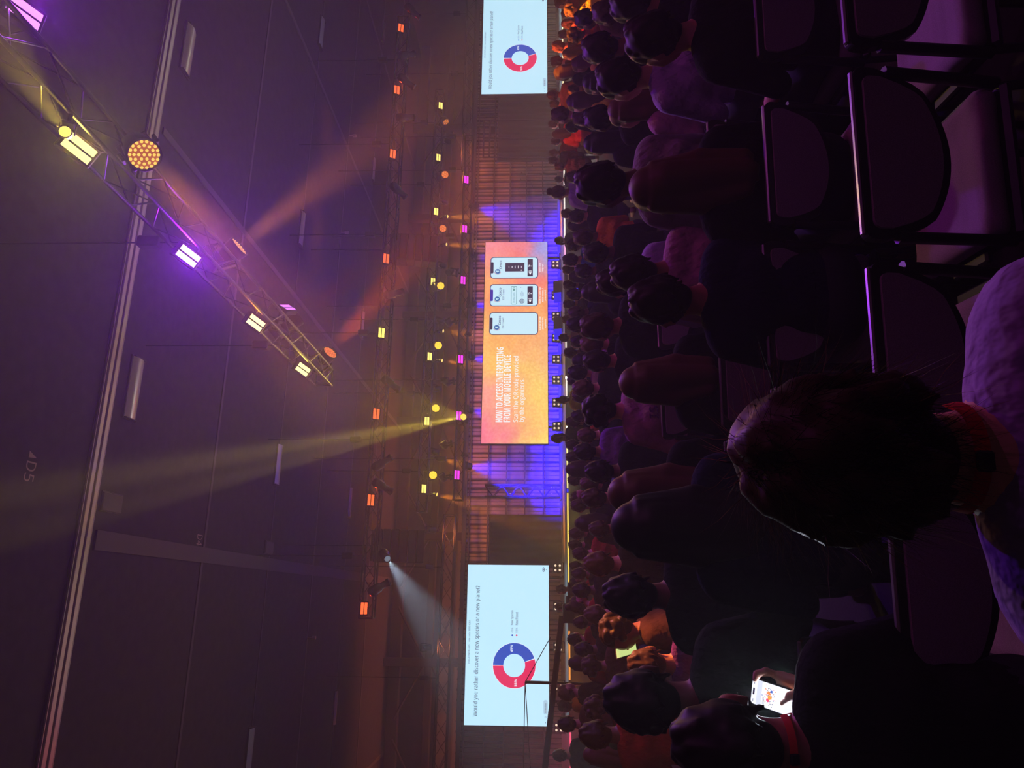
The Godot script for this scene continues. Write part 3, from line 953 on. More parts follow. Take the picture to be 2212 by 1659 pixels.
func build_rig() -> void:
	# truss from the stage over the audience, in the stage's depth
	var yl := Color(1.0, 0.86, 0.30)
	var am := Color(1.0, 0.56, 0.14)
	var pu := Color(0.55, 0.10, 0.95)
	var rd := Color(1.0, 0.22, 0.08)
	make_truss(Vector3(4.68, 6.28, 1.6), Vector3(4.68, 6.28, -15.4), 0.36, 0.55, 4, "dark lighting truss running from over the audience towards the stage")
	var over := "strobe lights on the truss over the audience"
	var face := Vector3(-0.42, -0.72, 0.62)
	var rows := [[-6.36, yl, Color(1.0, 0.95, 0.55), 22.0, "yellow"], [-8.80, pu, Color(0.93, 0.82, 1.0), 105.0, "purple"], [-11.25, am, Color(1.0, 0.92, 0.66), 9.0, "orange"], [-13.80, yl, Color(0.98, 0.98, 0.62), 9.0, "yellow green"]]
	for r in rows:
		strobe(Vector3(4.36, 6.22, r[0]), face, Vector3.BACK, r[1], r[2], r[3] * E_WASH, "two bar strobe glowing %s on the truss over the audience" % r[4], over, Vector3(4.50, 6.30, r[0]))
	for r in [[-1.5, Color(0.80, 0.30, 0.62), 12.0, 0.2], [-3.9, Color(0.80, 0.30, 0.62), 15.0, 0.2], [1.3, Color(0.72, 0.28, 0.72), 11.0, -0.55]]:
		strobe(Vector3(4.36, 6.22, r[0]), Vector3(-0.35, -0.8, r[3]), Vector3.BACK, r[1], Color(1.0, 0.70, 0.92), r[2] * E_WASH, "two bar strobe glowing magenta nearer the back of the hall", over, Vector3(4.50, 6.30, r[0]))
	strobe(Vector3(5.06, 6.20, -5.30), Vector3(-0.1, -0.75, 0.35), Vector3.BACK, pu, Color(0.90, 0.55, 1.0), 30.0 * E_WASH, "two bar strobe glowing violet on the far side of the audience truss", over, Vector3(4.86, 6.40, -5.30))
	strobe(Vector3(5.14, 6.16, -12.46), Vector3(0.75, -0.5, 0.45), Vector3.BACK, pu, Color(0.80, 0.45, 1.0), 5.0 * E_WASH, "small violet strobe half turned away near the truss end", over, Vector3(4.86, 6.30, -12.46))
	var heads := "round wash lights on the truss over the audience"
	var dir1 := Vector3(0.83, 2.4, -4.94) - Vector3(4.62, 5.86, -6.88)
	moving_head(Vector3(4.62, 5.86, -6.88), dir1, Vector3(4.86, 6.10, -7.15), 0.185, 37, am, Color(1.0, 0.84, 0.34), Color(0.62, 0.28, 0.02), 180.0, 7.0, "round amber LED wash light facing the audience with its cells showing", heads)
	moving_head(Vector3(5.16, 6.14, -10.1), Vector3(8.6, 1.3, -9.0) - Vector3(5.16, 6.14, -10.1), Vector3(4.86, 6.46, -9.9), 0.17, 37, am, Color(1.0, 0.80, 0.45), Color(0.7, 0.35, 0.08), 480.0, 9.0, "round wash light seen edge on, its amber beam crossing the hall", heads)
	moving_head(Vector3(5.12, 6.12, -12.9), Vector3(0.75, -0.75, -0.2), Vector3(4.86, 6.46, -12.9), 0.17, 37, Color(1.0, 0.36, 0.10), Color(1.0, 0.55, 0.25), Color(0.7, 0.22, 0.06), 90.0, 10.0, "round orange wash light turned sideways near the truss end", heads)
	moving_head(Vector3(5.16, 6.10, -15.1), Vector3(8.8, 1.1, -11.0) - Vector3(5.16, 6.10, -15.1), Vector3(4.86, 6.46, -15.2), 0.17, 37, Color(1.0, 0.38, 0.08), Color(1.0, 0.60, 0.28), Color(0.75, 0.26, 0.06), 420.0, 9.0, "round orange wash light hanging at the far end of the truss", heads)
	moving_head(Vector3(5.05, 6.12, -4.62), Vector3(-0.3, -0.5, -0.5), Vector3(4.86, 6.46, -4.62), 0.17, 37, am, Color(0.85, 0.5, 0.2), Color(0.30, 0.12, 0.03), 0.0, 8.0, "dark round wash light catching a glint beside the violet strobe", heads)

	var beam_at := Vector3(4.22, 6.05, -5.89)
	moving_head(beam_at, Vector3(3.61, 5.21, -4.02) - beam_at, Vector3(4.50, 6.10, -5.99), 0.06, 1, yl, yl, Color(1.0, 0.9, 0.4), 60.0, 5.0, "small beam light throwing a yellow beam back over the audience", heads)

	# truss across the stage front
	make_truss(Vector3(-0.45, 6.06, -20.15), Vector3(18.6, 6.06, -20.15), 0.34, 0.5, 6, "dark lighting truss across the stage front with red strobes")
	var front := Vector3(0.0, -0.42, 0.9)
	var g2 := "strobes on the truss across the stage front"
	for x in [18.09, 15.68, 13.33, 9.76, 5.0, 2.6, -0.2]:
		strobe(Vector3(x, 6.10, -19.93), front, Vector3.RIGHT, rd, Color(1.0, 0.38, 0.18), 3.0 * E_WASH, "two bar strobe glowing red on the truss across the stage front", g2, Vector3(x, 6.22, -19.98))
	strobe(Vector3(7.41, 6.10, -19.93), front, Vector3.RIGHT, yl, Color(1.0, 0.92, 0.40), 6.0 * E_WASH, "two bar strobe glowing yellow among the red ones on the front truss", g2, Vector3(7.41, 6.22, -19.98))
	var g3 := "dark profile spotlights on the front truss"
	var k := 0
	for x in [0.35, 2.7, 3.65, 5.55, 8.55, 11.65, 14.5, 15.6, 16.9, 18.3]:
		profile_light(Vector3(x + 0.12, 5.48 + 0.06 * (k % 3), -20.15 + 0.25), Vector3([0.5, -0.4, 0.6, -0.5, 0.4, -0.5, 0.3, -0.3, 0.55, -0.4][k], -0.75, [-0.5, -0.6, -0.3, -0.6, -0.5, -0.6, -0.4, -0.6, -0.5, -0.6][k]), Vector3(x, 5.90, -20.15), Color.WHITE, 0.0, "unlit black profile spotlight hanging from the front truss", g3)
		k += 1
	profile_light(Vector3(1.05, 5.55, -19.9), Vector3(-1.57, 2.6, -14.0) - Vector3(1.05, 5.55, -19.9), Vector3(1.35, 5.90, -20.15), Color(0.80, 0.90, 1.0), 120.0, "lit profile spotlight throwing a pale blue beam from the front truss", "")
	speaker_array(Vector3(1.55, 6.45, -22.2), 6, "black line array speaker hanging beside the pale blue beam")
	speaker_array(Vector3(11.2, 6.45, -22.2), 6, "black line array speaker hanging over the slide screen")

	# truss over the screens
	make_truss(Vector3(3.0, 5.68, -26.15), Vector3(20.4, 5.68, -26.15), 0.32, 0.5, 6, "dark lighting truss behind the screens with yellow strobes")
	var g4 := "strobes on the truss behind the screens"
	for x in [19.6, 17.15, 14.71, 11.71, 8.70, 6.24, 3.79]:
		strobe(Vector3(x, 5.60, -25.93), front, Vector3.RIGHT, yl, Color(1.0, 0.90, 0.45), 3.0 * E_WASH, "two bar strobe glowing yellow on the truss behind the screens", g4, Vector3(x, 5.78, -25.99))
	var g5 := "round wash lights under the truss behind the screens"
	for x in [11.52, 9.12, 6.71, 4.27]:
		var p := Vector3(x, 5.30, -25.9)
		moving_head(p, Vector3(1.0, 1.4, -2.0) - p, Vector3(x, 5.52, -26.0), 0.155, 19, yl, Color(1.0, 0.95, 0.45), Color(1.0, 0.82, 0.16), 4.0, 14.0, "round wash light shining full yellow at the audience", g5)
	for x in [16.34, 13.95]:
		var p := Vector3(x, 5.30, -25.9)
		moving_head(p, Vector3(5.0, -1.0, -8.0) - p, Vector3(x, 5.52, -26.0), 0.155, 19, am, Color(1.0, 0.72, 0.40), Color(0.80, 0.36, 0.10), 8.0, 14.0, "round wash light glowing amber under the truss behind the screens", g5)
	moving_head(Vector3(18.78, 5.35, -25.9), Vector3(-0.8, -0.5, 0.2), Vector3(18.78, 5.52, -26.0), 0.155, 19, am, Color(1.0, 0.62, 0.15), Color(0.5, 0.25, 0.05), 30.0, 12.0, "round wash light seen edge on near the end of the rear truss", g5)
	var g6 := "narrow amber beam lights under the truss behind the screens"
	for x in [14.41, 13.21, 9.65, 8.49, 4.85, 3.57]:
		moving_head(Vector3(x, 5.12, -25.8), Vector3(-0.25, -0.8, 0.35), Vector3(x, 5.52, -26.0), 0.075, 1, am, yl, Color(1.0, 0.85, 0.40), 260.0, 10.0, "small beam light shining amber downwards under the rear truss", g6)

	# truss on the screens: magenta strobes, blue wash lights, amber beams
	make_truss(Vector3(3.2, 4.22, -24.45), Vector3(17.0, 4.22, -24.45), 0.30, 0.5, 5, "dark lighting truss above the slide screen with magenta strobes")
	var g7 := "magenta strobes on the truss above the slide screen"
	for x in [15.05, 13.01, 10.98, 8.02, 6.01, 4.0]:
		strobe(Vector3(x, 4.26, -24.20), front, Vector3.RIGHT, Color(0.9, 0.08, 0.75), Color(0.90, 0.18, 0.85), 1.6 * E_WASH, "two bar strobe glowing magenta above the slide screen", g7, Vector3(x, 4.36, -24.30))
	var g8 := "blue wash lights over the set wall"
	for x in [14.38, 12.35, 10.41, 8.35, 6.39, 4.42]:
		var p := Vector3(x, 3.90, -25.02)
		moving_head(p, Vector3(x - 0.1, STAGE, -27.0) - p, Vector3(x, 4.08, -24.60), 0.12, 19, Color(0.05, 0.03, 1.0), Color(0.25, 0.45, 1.0), Color(0.02, 0.05, 0.95), 1400.0, 30.0, "wash light pouring a blue beam down the set wall", g8)
	var g9 := "narrow amber beam lights on the truss above the slide screen"
	for x in [14.02, 12.95, 10.05, 8.97, 4.70]:
		moving_head(Vector3(x, 4.06, -24.22), Vector3(0.35, 0.75, 0.2), Vector3(x, 4.08, -24.31), 0.075, 1, am, yl, Color(1.0, 0.82, 0.35), 18.0, 7.0, "small beam light shining amber upwards from the screen truss", g9)
	# the bright one with its fan of yellow rays
	var fan := Vector3(5.94, 4.10, -24.10)
	moving_head(fan, Vector3(1.9, 5.6, -9.0) - fan, Vector3(5.94, 4.08, -24.31), 0.12, 19, yl, Color(1.0, 0.97, 0.6), Color(1.0, 0.86, 0.25), 0.0, 8.0, "bright beam light throwing a fan of yellow rays over the audience", g9)
	var fan_node: Node3D = get_child(get_child_count() - 1)
	for t in [[Vector3(1.61, 5.75, -9.0), 2600.0, 0.6], [Vector3(1.35, 5.72, -9.0), 2600.0, 0.45], [Vector3(1.80, 5.20, -9.0), 1300.0, 0.45], [Vector3(3.4, 5.6, -14.0), 110.0, 3.0], [Vector3(4.5, 5.6, -15.0), 80.0, 4.0]]:
		var d: Vector3 = t[0] - fan
		spot(fan_node, d.normalized() * 0.05, d, yl, t[1], t[2], 0.03, 0.4)
	# moving heads standing dark on top of the screen truss
	var g10 := "dark moving heads standing on the truss above the slide screen"
	for x in [11.35, 9.56, 7.34, 5.15, 4.04]:
		moving_head(Vector3(x, 4.82, -24.40), Vector3([0.5, -0.5, 0.4, -0.6, 0.5][int(x) % 5], 0.35, 0.3), Vector3(x, 4.36, -24.45), 0.13, 19, Color.BLACK, Color(0.05, 0.05, 0.05), Color(0.02, 0.02, 0.02), 0.0, 8.0, "dark moving head standing up on the truss above the slide screen", g10)
	var g11 := "added amber wash lights turned to the set wall"
	for x in [18.2, 15.4, 12.6, 10.3, 7.6, 5.2, 2.4, -1.5]:  # lamps added to give the set wall its brown warmth
		var p := Vector3(x, 5.25, -26.45)
		moving_head(p, Vector3(x, 2.6, -28.4) - p, Vector3(x, 5.52, -26.31), 0.11, 1, Color(1.0, 0.50, 0.26), am, Color(0.5, 0.25, 0.05), 10.0 if x > 2.0 else 4.0, 50.0, "added wash light turned back to warm the set wall in amber", g11)
	for n in 6:  # unseen row behind the set wall, added to wash the far wall amber
		var x: float = -6.0 + 6.1 * n
		var o := thing("added_uplight", Vector3(x, 0, -36.5), "unseen amber uplight added on the floor to brighten the far wall", "stage light", "added uplights at the far wall")
		part(o, "case", chamfer_box(Vector3(0.5, 0.2, 0.25), 0.02), M.black, at(0, 0.12, 0))
		part(o, "foot", chamfer_box(Vector3(0.4, 0.03, 0.3), 0.006), M.dark_metal, at(0, 0.016, 0))
		part(o, "lamp", face_quad(0.44, 0.16), glow(am), Transform3D(Basis(Vector3.RIGHT, -PI / 2), Vector3(0, 0.225, 0)))
		spot(o, Vector3(0, 0.25, 0), Vector3(0, 0.86, -0.5), Color(1.0, 0.48, 0.30), 38.0, 65.0, 0.1, 0.6)
	# side trusses by the poll screen
	make_truss(Vector3(-8.0, 4.80, -26.4), Vector3(3.0, 4.80, -27.2), 0.40, 0.6, 3, "dark truss above the poll screen at the near end of the stage")
	make_truss(Vector3(17.4, 4.60, -27.2), Vector3(27.0, 4.60, -27.2), 0.40, 0.6, 3, "dark truss above the poll screen at the far end of the stage")

# ------------------------------------------------------------------ chairs
func backrest_outline(w: float, h: float, sag: float, r: float) -> PackedVector2Array:
	# straight top, rounded corners, lower edge bowed down; origin at the middle of the top edge
	var out := PackedVector2Array()
	for s in 7:
		var a := PI / 2 * s / 6.0
		out.append(Vector2(w / 2 - r * 0.4 + cos(PI / 2 - a) * r * 0.4, -r * 0.4 + sin(PI / 2 - a) * r * 0.4))
	for s in 25:
		var t := s / 24.0
		var x := lerpf(w / 2, -w / 2, t)
		var e := absf(t - 0.5) * 2.0
		var drop := h - sag * e * e
		if e > 0.72: drop -= (h - sag) * 0.62 * pow((e - 0.72) / 0.28, 2.0)
		out.append(Vector2(x, -drop))
	for s in 7:
		var a := PI / 2 * s / 6.0
		out.append(Vector2(-w / 2 + r * 0.4 - cos(a) * r * 0.4, -r * 0.4 + sin(a) * r * 0.4))
	return out

func make_chair() -> Node3D:
	# faces -Z; origin on the floor under the middle of the seat
	var o := thing("audience_chair", Vector3.ZERO, "", "chair")
	var fabric := StandardMaterial3D.new()
	fabric.albedo_texture = noise_map(0.25, Color(0.46, 0.38, 0.44), Color(0.60, 0.50, 0.57), 31, 128, 3.0)
	fabric.uv1_triplanar = true
	fabric.uv1_scale = Vector3.ONE * 6.0
	fabric.roughness = 0.95
	var shell := mat(Color(0.045, 0.045, 0.05), 0.45)
	var seat_lean := Basis(Vector3.RIGHT, 0.05)
	part(o, "seat", field([[Vector3(-0.17, 0.425, -0.17), Vector3(0.17, 0.425, -0.17), 0.028, 0.028], [Vector3(-0.17, 0.425, 0.15), Vector3(0.17, 0.425, 0.15), 0.028, 0.028], [Vector3(-0.17, 0.425, -0.17), Vector3(-0.17, 0.425, 0.15), 0.028, 0.028], [Vector3(0.17, 0.425, -0.17), Vector3(0.17, 0.425, 0.15), 0.028, 0.028]] + seat_fill(), 0.014, 0.008), fabric)
	part(o, "seat_pan", chamfer_box(Vector3(0.42, 0.03, 0.42), 0.012), shell, Transform3D(Basis.IDENTITY, Vector3(0, 0.382, -0.01)))
	var lean := Basis(Vector3.RIGHT, 0.16)
	part(o, "back_shell", extrude(backrest_outline(0.46, 0.245, 0.10, 0.06), 0.026), shell, Transform3D(lean, Vector3(0, 0.782, 0.232)))
	part(o, "backrest", extrude(backrest_outline(0.405, 0.200, 0.075, 0.05), 0.044), fabric, Transform3D(lean, Vector3(0, 0.762, 0.237)))
	part(o, "top_rail", chamfer_box(Vector3(0.44, 0.010, 0.016), 0.004), mat(Color(0.5, 0.48, 0.5), 0.3, 0.6), Transform3D(lean, Vector3(0, 0.786, 0.222)))
	for s in [-1, 1]:
		rod(o, "back_post", Vector3(s * 0.215, 0.39, 0.17), Vector3(s * 0.222, 0.70, 0.215), 0.016, shell, 8)
		rod(o, "leg", Vector3(s * 0.205, 0.385, 0.17), Vector3(s * 0.215, 0.0, 0.235), 0.013, shell, 8)
		rod(o, "leg", Vector3(s * 0.205, 0.375, -0.18), Vector3(s * 0.215, 0.0, -0.215), 0.013, shell, 8)
		part(o, "link_bracket", chamfer_box(Vector3(0.035, 0.02, 0.16), 0.006), shell, at(s * 0.222, 0.40, 0.0))
	return o

func seat_fill() -> Array:
	var out := []
	for k in 8: out.append([Vector3(-0.17, 0.423, -0.15 + k * 0.043), Vector3(0.17, 0.423, -0.15 + k * 0.043), 0.027, 0.027])
	return out

# ------------------------------------------------------------------ people
const SHIRTS := [Color(0.07, 0.07, 0.08), Color(0.08, 0.09, 0.17), Color(0.28, 0.08, 0.11), Color(0.60, 0.52, 0.72), Color(0.12, 0.16, 0.62), Color(0.62, 0.44, 0.56), Color(0.62, 0.18, 0.16), Color(0.80, 0.68, 0.28), Color(0.30, 0.20, 0.14), Color(0.72, 0.36, 0.16), Color(0.50, 0.47, 0.50), Color(0.80, 0.76, 0.80), Color(0.14, 0.40, 0.40), Color(0.42, 0.22, 0.52), Color(0.28, 0.32, 0.42), Color(0.14, 0.42, 0.16)]
const SHIRT_WORDS := ["black", "navy", "maroon", "lilac", "blue", "mauve", "red", "yellow", "brown", "orange", "grey", "white", "teal", "purple", "slate grey", "green"]
const HAIR_WORDS := ["short hair", "long loose hair", "a ponytail", "a hair bun", "curly hair"]
const HAIR_TONES := [Color(0.12, 0.09, 0.08), Color(0.24, 0.17, 0.12), Color(0.09, 0.08, 0.08), Color(0.34, 0.24, 0.17)]
const HAIR_TONE_WORDS := ["dark", "brown", "black", "light brown"]
const SKINS := [Color(0.72, 0.50, 0.40), Color(0.56, 0.37, 0.28), Color(0.38, 0.25, 0.19), Color(0.80, 0.60, 0.50)]
const AUDIENCE := [
[3.01,-3.19,1.089,0,0,0,3],[2.14,-2.45,1.118,-4,0,0,2],[4.41,-4.75,1.049,0,0,1,5],[3.41,-3.98,1.173,9,0,1,4],[2.57,-3.22,1.160,-8,0,3,3],[4.42,-5.58,1.079,-8,1,4,6],
[3.48,-4.79,1.115,5,0,0,5],[2.95,-4.00,1.037,-13,1,5,4],[11.34,-11.92,1.142,-20,0,6,14],[8.96,-9.58,1.061,5,4,7,11],[5.86,-6.39,1.085,-8,0,8,7],[9.63,-11.14,1.204,5,0,0,13],
[8.80,-10.36,1.069,-4,1,7,12],[9.95,-11.92,1.216,-8,0,0,14],[7.78,-9.58,1.218,-8,1,0,11],[10.43,-13.48,1.263,60,0,8,16],[11.35,-15.04,1.184,0,0,0,18],[6.46,-8.80,1.266,-8,0,0,10],
[11.91,-16.60,1.195,-4,0,0,20],[10.53,-15.04,1.146,22,1,6,18],[6.84,-9.58,1.060,45,0,9,11],[5.83,-8.02,1.039,0,0,0,9],[5.48,-7.24,1.141,-8,1,7,8],[7.80,-8.80,1.056,25,4,9,10],
[6.65,-8.02,1.049,-18,1,7,9],[10.13,-11.14,1.048,26,2,6,13],[8.09,-10.36,0.994,9,0,8,12],[11.28,-12.70,1.053,9,0,9,15],[11.80,-12.70,1.009,5,1,6,15],[1.98,-3.26,1.261,-8,0,10,3],
[1.50,-2.50,1.121,5,1,0,2],[6.18,-10.36,1.259,5,3,11,12],[11.06,-16.60,1.176,0,0,9,20],[10.32,-15.82,1.208,-8,0,8,19],[9.15,-14.26,1.103,-4,0,8,17],[10.87,-15.82,1.148,12,0,6,19],
[10.29,-16.60,1.052,5,0,0,20],[5.97,-9.58,1.058,-4,0,0,11],[3.81,-5.60,1.078,0,1,0,6],[6.69,-11.92,1.057,0,0,0,14],[4.89,-8.80,1.066,-4,0,0,10],[5.18,-9.58,1.056,5,1,0,11],
[5.27,-10.36,1.032,-8,4,0,12],[8.60,-16.60,1.065,65,2,0,20],[3.77,-7.24,1.086,0,0,9,8],[2.79,-5.63,1.091,5,0,0,6],[1.52,-3.29,1.114,9,0,5,3],[4.64,-9.58,1.115,-4,0,12,11],
[5.59,-11.92,1.045,-8,0,0,14],[3.74,-8.02,1.035,5,0,0,9],[1.82,-4.06,1.116,5,0,3,4],[4.74,-10.36,1.018,9,1,0,12],[4.95,-11.14,1.060,-4,0,0,13],[4.11,-9.58,1.071,0,0,0,11],
[4.94,-11.92,1.036,-8,0,0,14],[2.78,-6.43,1.069,5,1,0,7],[3.53,-8.80,1.086,9,0,1,10],[4.96,-12.70,1.030,-8,0,0,15],[3.07,-8.02,1.132,5,0,0,9],[1.84,-4.86,1.161,-8,0,0,5],
[5.19,-14.26,1.051,35,0,5,17],[3.42,-9.58,1.029,-4,0,9,11],[2.27,-6.44,1.079,0,0,0,7],[3.79,-11.14,1.060,9,0,0,13],[2.89,-8.80,1.055,5,1,5,10],[1.85,-5.65,1.103,0,0,0,6],
[2.49,-8.02,1.125,0,0,5,9],[2.87,-9.58,1.075,0,0,0,11],[2.08,-7.24,1.115,5,0,0,8],[1.06,-2.54,1.127,0,0,1,2],[0.98,-3.33,1.091,0,1,0,3],[2.43,-8.80,1.051,0,0,0,10],
[4.07,-15.04,1.056,-4,3,7,18],[2.37,-9.58,1.033,-4,0,9,11],[2.49,-10.36,1.069,9,0,0,12],[1.24,-4.88,1.157,-4,4,5,5],[3.08,-14.26,1.199,-8,2,0,17],[1.77,-8.02,1.039,5,0,0,9],
[1.43,-7.24,1.109,0,0,13,8],[2.31,-11.14,1.050,5,0,0,13],[1.97,-10.36,1.076,0,0,0,12],[1.66,-9.58,1.111,0,1,0,11],[1.77,-11.14,1.029,9,0,0,13],[0.47,-3.36,1.148,0,1,0,3],
[0.87,-6.46,1.087,0,0,14,7],[1.41,-10.36,1.026,95,0,6,12],[1.19,-9.58,1.052,-8,0,0,11],[1.23,-8.02,1.019,-8,0,0,9],[0.97,-5.68,1.100,5,0,0,6],[0.89,-8.80,1.049,0,1,0,10],
[0.91,-10.36,1.046,-4,0,0,12],[0.68,-7.24,0.989,0,0,0,8],[0.59,-9.58,1.038,-4,0,6,11],[0.28,-5.69,1.118,0,0,0,6],[0.81,-11.14,1.029,0,0,0,13],[0.38,-10.36,1.023,12,0,0,12],
[0.14,-8.80,1.078,9,0,0,10],[0.03,-3.39,1.170,-8,0,0,3],[-0.01,-9.58,1.088,75,3,6,11],[-0.10,-7.24,1.042,5,0,0,8],[-0.25,-10.36,1.008,0,0,0,12],[0.55,-11.92,0.988,0,0,6,14],
[0.28,-11.14,1.023,79,0,6,13],[-0.50,-8.80,1.063,0,0,0,10],[-0.61,-8.02,1.032,5,4,8,9],[-1.19,-11.14,1.173,60,0,0,13],[-1.77,-14.26,1.120,-75,0,9,17],[-1.49,-10.36,1.200,0,0,2,12],
[-2.42,-13.48,1.213,-8,0,0,16],[-0.91,-7.24,1.055,-8,4,8,8],[-0.89,-5.73,1.166,0,0,6,6],[-1.42,-8.02,1.035,20,1,15,9],[-0.30,-4.18,1.002,9,0,13,4],[-0.30,-2.65,1.230,9,0,0,2],
[-0.76,-10.36,1.077,-8,1,6,12],[-0.49,-11.14,1.054,32,0,6,13],]


func hand_bones(side: float, wrist: Vector3, fwd: Vector3, palm_up: Vector3) -> Array:
	# palm, four bent fingers of unequal length, and a thumb from the side of the palm
	var across := fwd.cross(palm_up).normalized() * side
	var out := []
	var knuckle := wrist + fwd * 0.085
	for k in 4:
		var off := across * (-0.029 + 0.0195 * k)
		out.append([wrist + off * 0.7, knuckle + off, 0.014, 0.011])
		var long: float = [0.030, 0.036, 0.034, 0.027][k]
		var a := knuckle + off
		var b := a + fwd * long * 1.1 - palm_up * 0.010
		var c := b + fwd * long * 0.6 - palm_up * 0.018
		out.append([a, b, 0.0092, 0.0085])
		out.append([b, c, 0.0085, 0.0072])
	var t0 := wrist + fwd * 0.025 - across * 0.030
	var t1 := t0 + fwd * 0.035 - across * 0.022 - palm_up * 0.004
	out.append([t0, t1, 0.012, 0.0105])
	out.append([t1, t1 + fwd * 0.028 - palm_up * 0.008, 0.0105, 0.0085])
	return out

func head_bones() -> Array:
	var b := [[Vector3(0, 0.99, 0.035), Vector3(0, 1.12, 0.012), 0.062, 0.054], [Vector3(0, 1.228, 0.018), Vector3(0, 1.205, -0.022), 0.086, 0.079], [Vector3(0, 1.15, -0.045), Vector3(0, 1.118, -0.062), 0.056, 0.036], [Vector3(0, 1.205, -0.094), Vector3(0, 1.172, -0.114), 0.011, 0.016], [Vector3(-0.012, 1.138, -0.098), Vector3(0.012, 1.138, -0.098), 0.010, 0.010]]
	for s in [-1.0, 1.0]:
		b.append([Vector3(s * 0.086, 1.20, 0.0), Vector3(s * 0.088, 1.165, -0.004), 0.021, 0.013])
		b.append([Vector3(s * 0.018, 1.215, -0.088), Vector3(s * 0.052, 1.215, -0.072), 0.012, 0.012])
		b.append([Vector3(s * 0.045, 1.165, -0.070), Vector3(s * 0.030, 1.150, -0.076), 0.024, 0.022])
	return b

func torso_bones(grow := 0.0) -> Array:
	var g := grow
	return [[Vector3(-0.08, 0.575, 0.05), Vector3(0.08, 0.575, 0.05), 0.108 + g, 0.108 + g], [Vector3(-0.065, 0.70, 0.05), Vector3(0.065, 0.70, 0.05), 0.102 + g, 0.102 + g], [Vector3(-0.09, 0.855, 0.04), Vector3(0.09, 0.855, 0.04), 0.104 + g, 0.104 + g], [Vector3(-0.145, 0.978, 0.04), Vector3(0.145, 0.978, 0.04), 0.060 + g, 0.060 + g], [Vector3(-0.07, 1.015, 0.036), Vector3(0.07, 1.015, 0.036), 0.045 + g, 0.045 + g]]

func arm_bones(grow: float, to_wrist: bool, raised := Vector3.ZERO) -> Array:
	# raised: where the right wrist is held, if it does not rest on the lap
	var out := []
	for s in [-1.0, 1.0]:
		var sh := Vector3(s * 0.185, 0.962, 0.04)
		var el := Vector3(s * 0.245, 0.715, 0.0)
		var wr := Vector3(s * 0.125, 0.662, -0.245)
		if s > 0.0 and raised != Vector3.ZERO:
			wr = raised
			el = Vector3(0.235, 0.715, -0.06)
		out.append([sh, el, 0.053 + grow, 0.043 + grow])
		if to_wrist: out.append([el, wr, 0.042 + grow, 0.029 + grow])
	return out

func leg_bones(grow: float, feet: bool, standing := false) -> Array:
	var out := []
	for s in [-1.0, 1.0]:
		if standing:
			out.append([Vector3(s * 0.085, 0.56, 0.05), Vector3(s * 0.095, 0.15, 0.03), 0.088 + grow, 0.062 + grow])
			out.append([Vector3(s * 0.095, 0.15, 0.03), Vector3(s * 0.10, -0.24, 0.06), 0.062 + grow, 0.040 + grow])
			if feet: out.append([Vector3(s * 0.10, -0.30, 0.06), Vector3(s * 0.115, -0.315, -0.12), 0.042, 0.034])
			if feet: out.append([Vector3(s * 0.10, -0.24, 0.06), Vector3(s * 0.10, -0.30, 0.06), 0.040, 0.042])
		else:
			out.append([Vector3(s * 0.088, 0.562, 0.0), Vector3(s * 0.11, 0.535, -0.42), 0.086 + grow, 0.060 + grow])
			out.append([Vector3(s * 0.11, 0.525, -0.43), Vector3(s * 0.11, 0.12, -0.38), 0.058 + grow, 0.037 + grow])
			if feet: out.append([Vector3(s * 0.11, 0.12, -0.38), Vector3(s * 0.11, 0.052, -0.37), 0.037, 0.042])
			if feet: out.append([Vector3(s * 0.11, 0.046, -0.36), Vector3(s * 0.125, 0.036, -0.55), 0.044, 0.034])
	return out

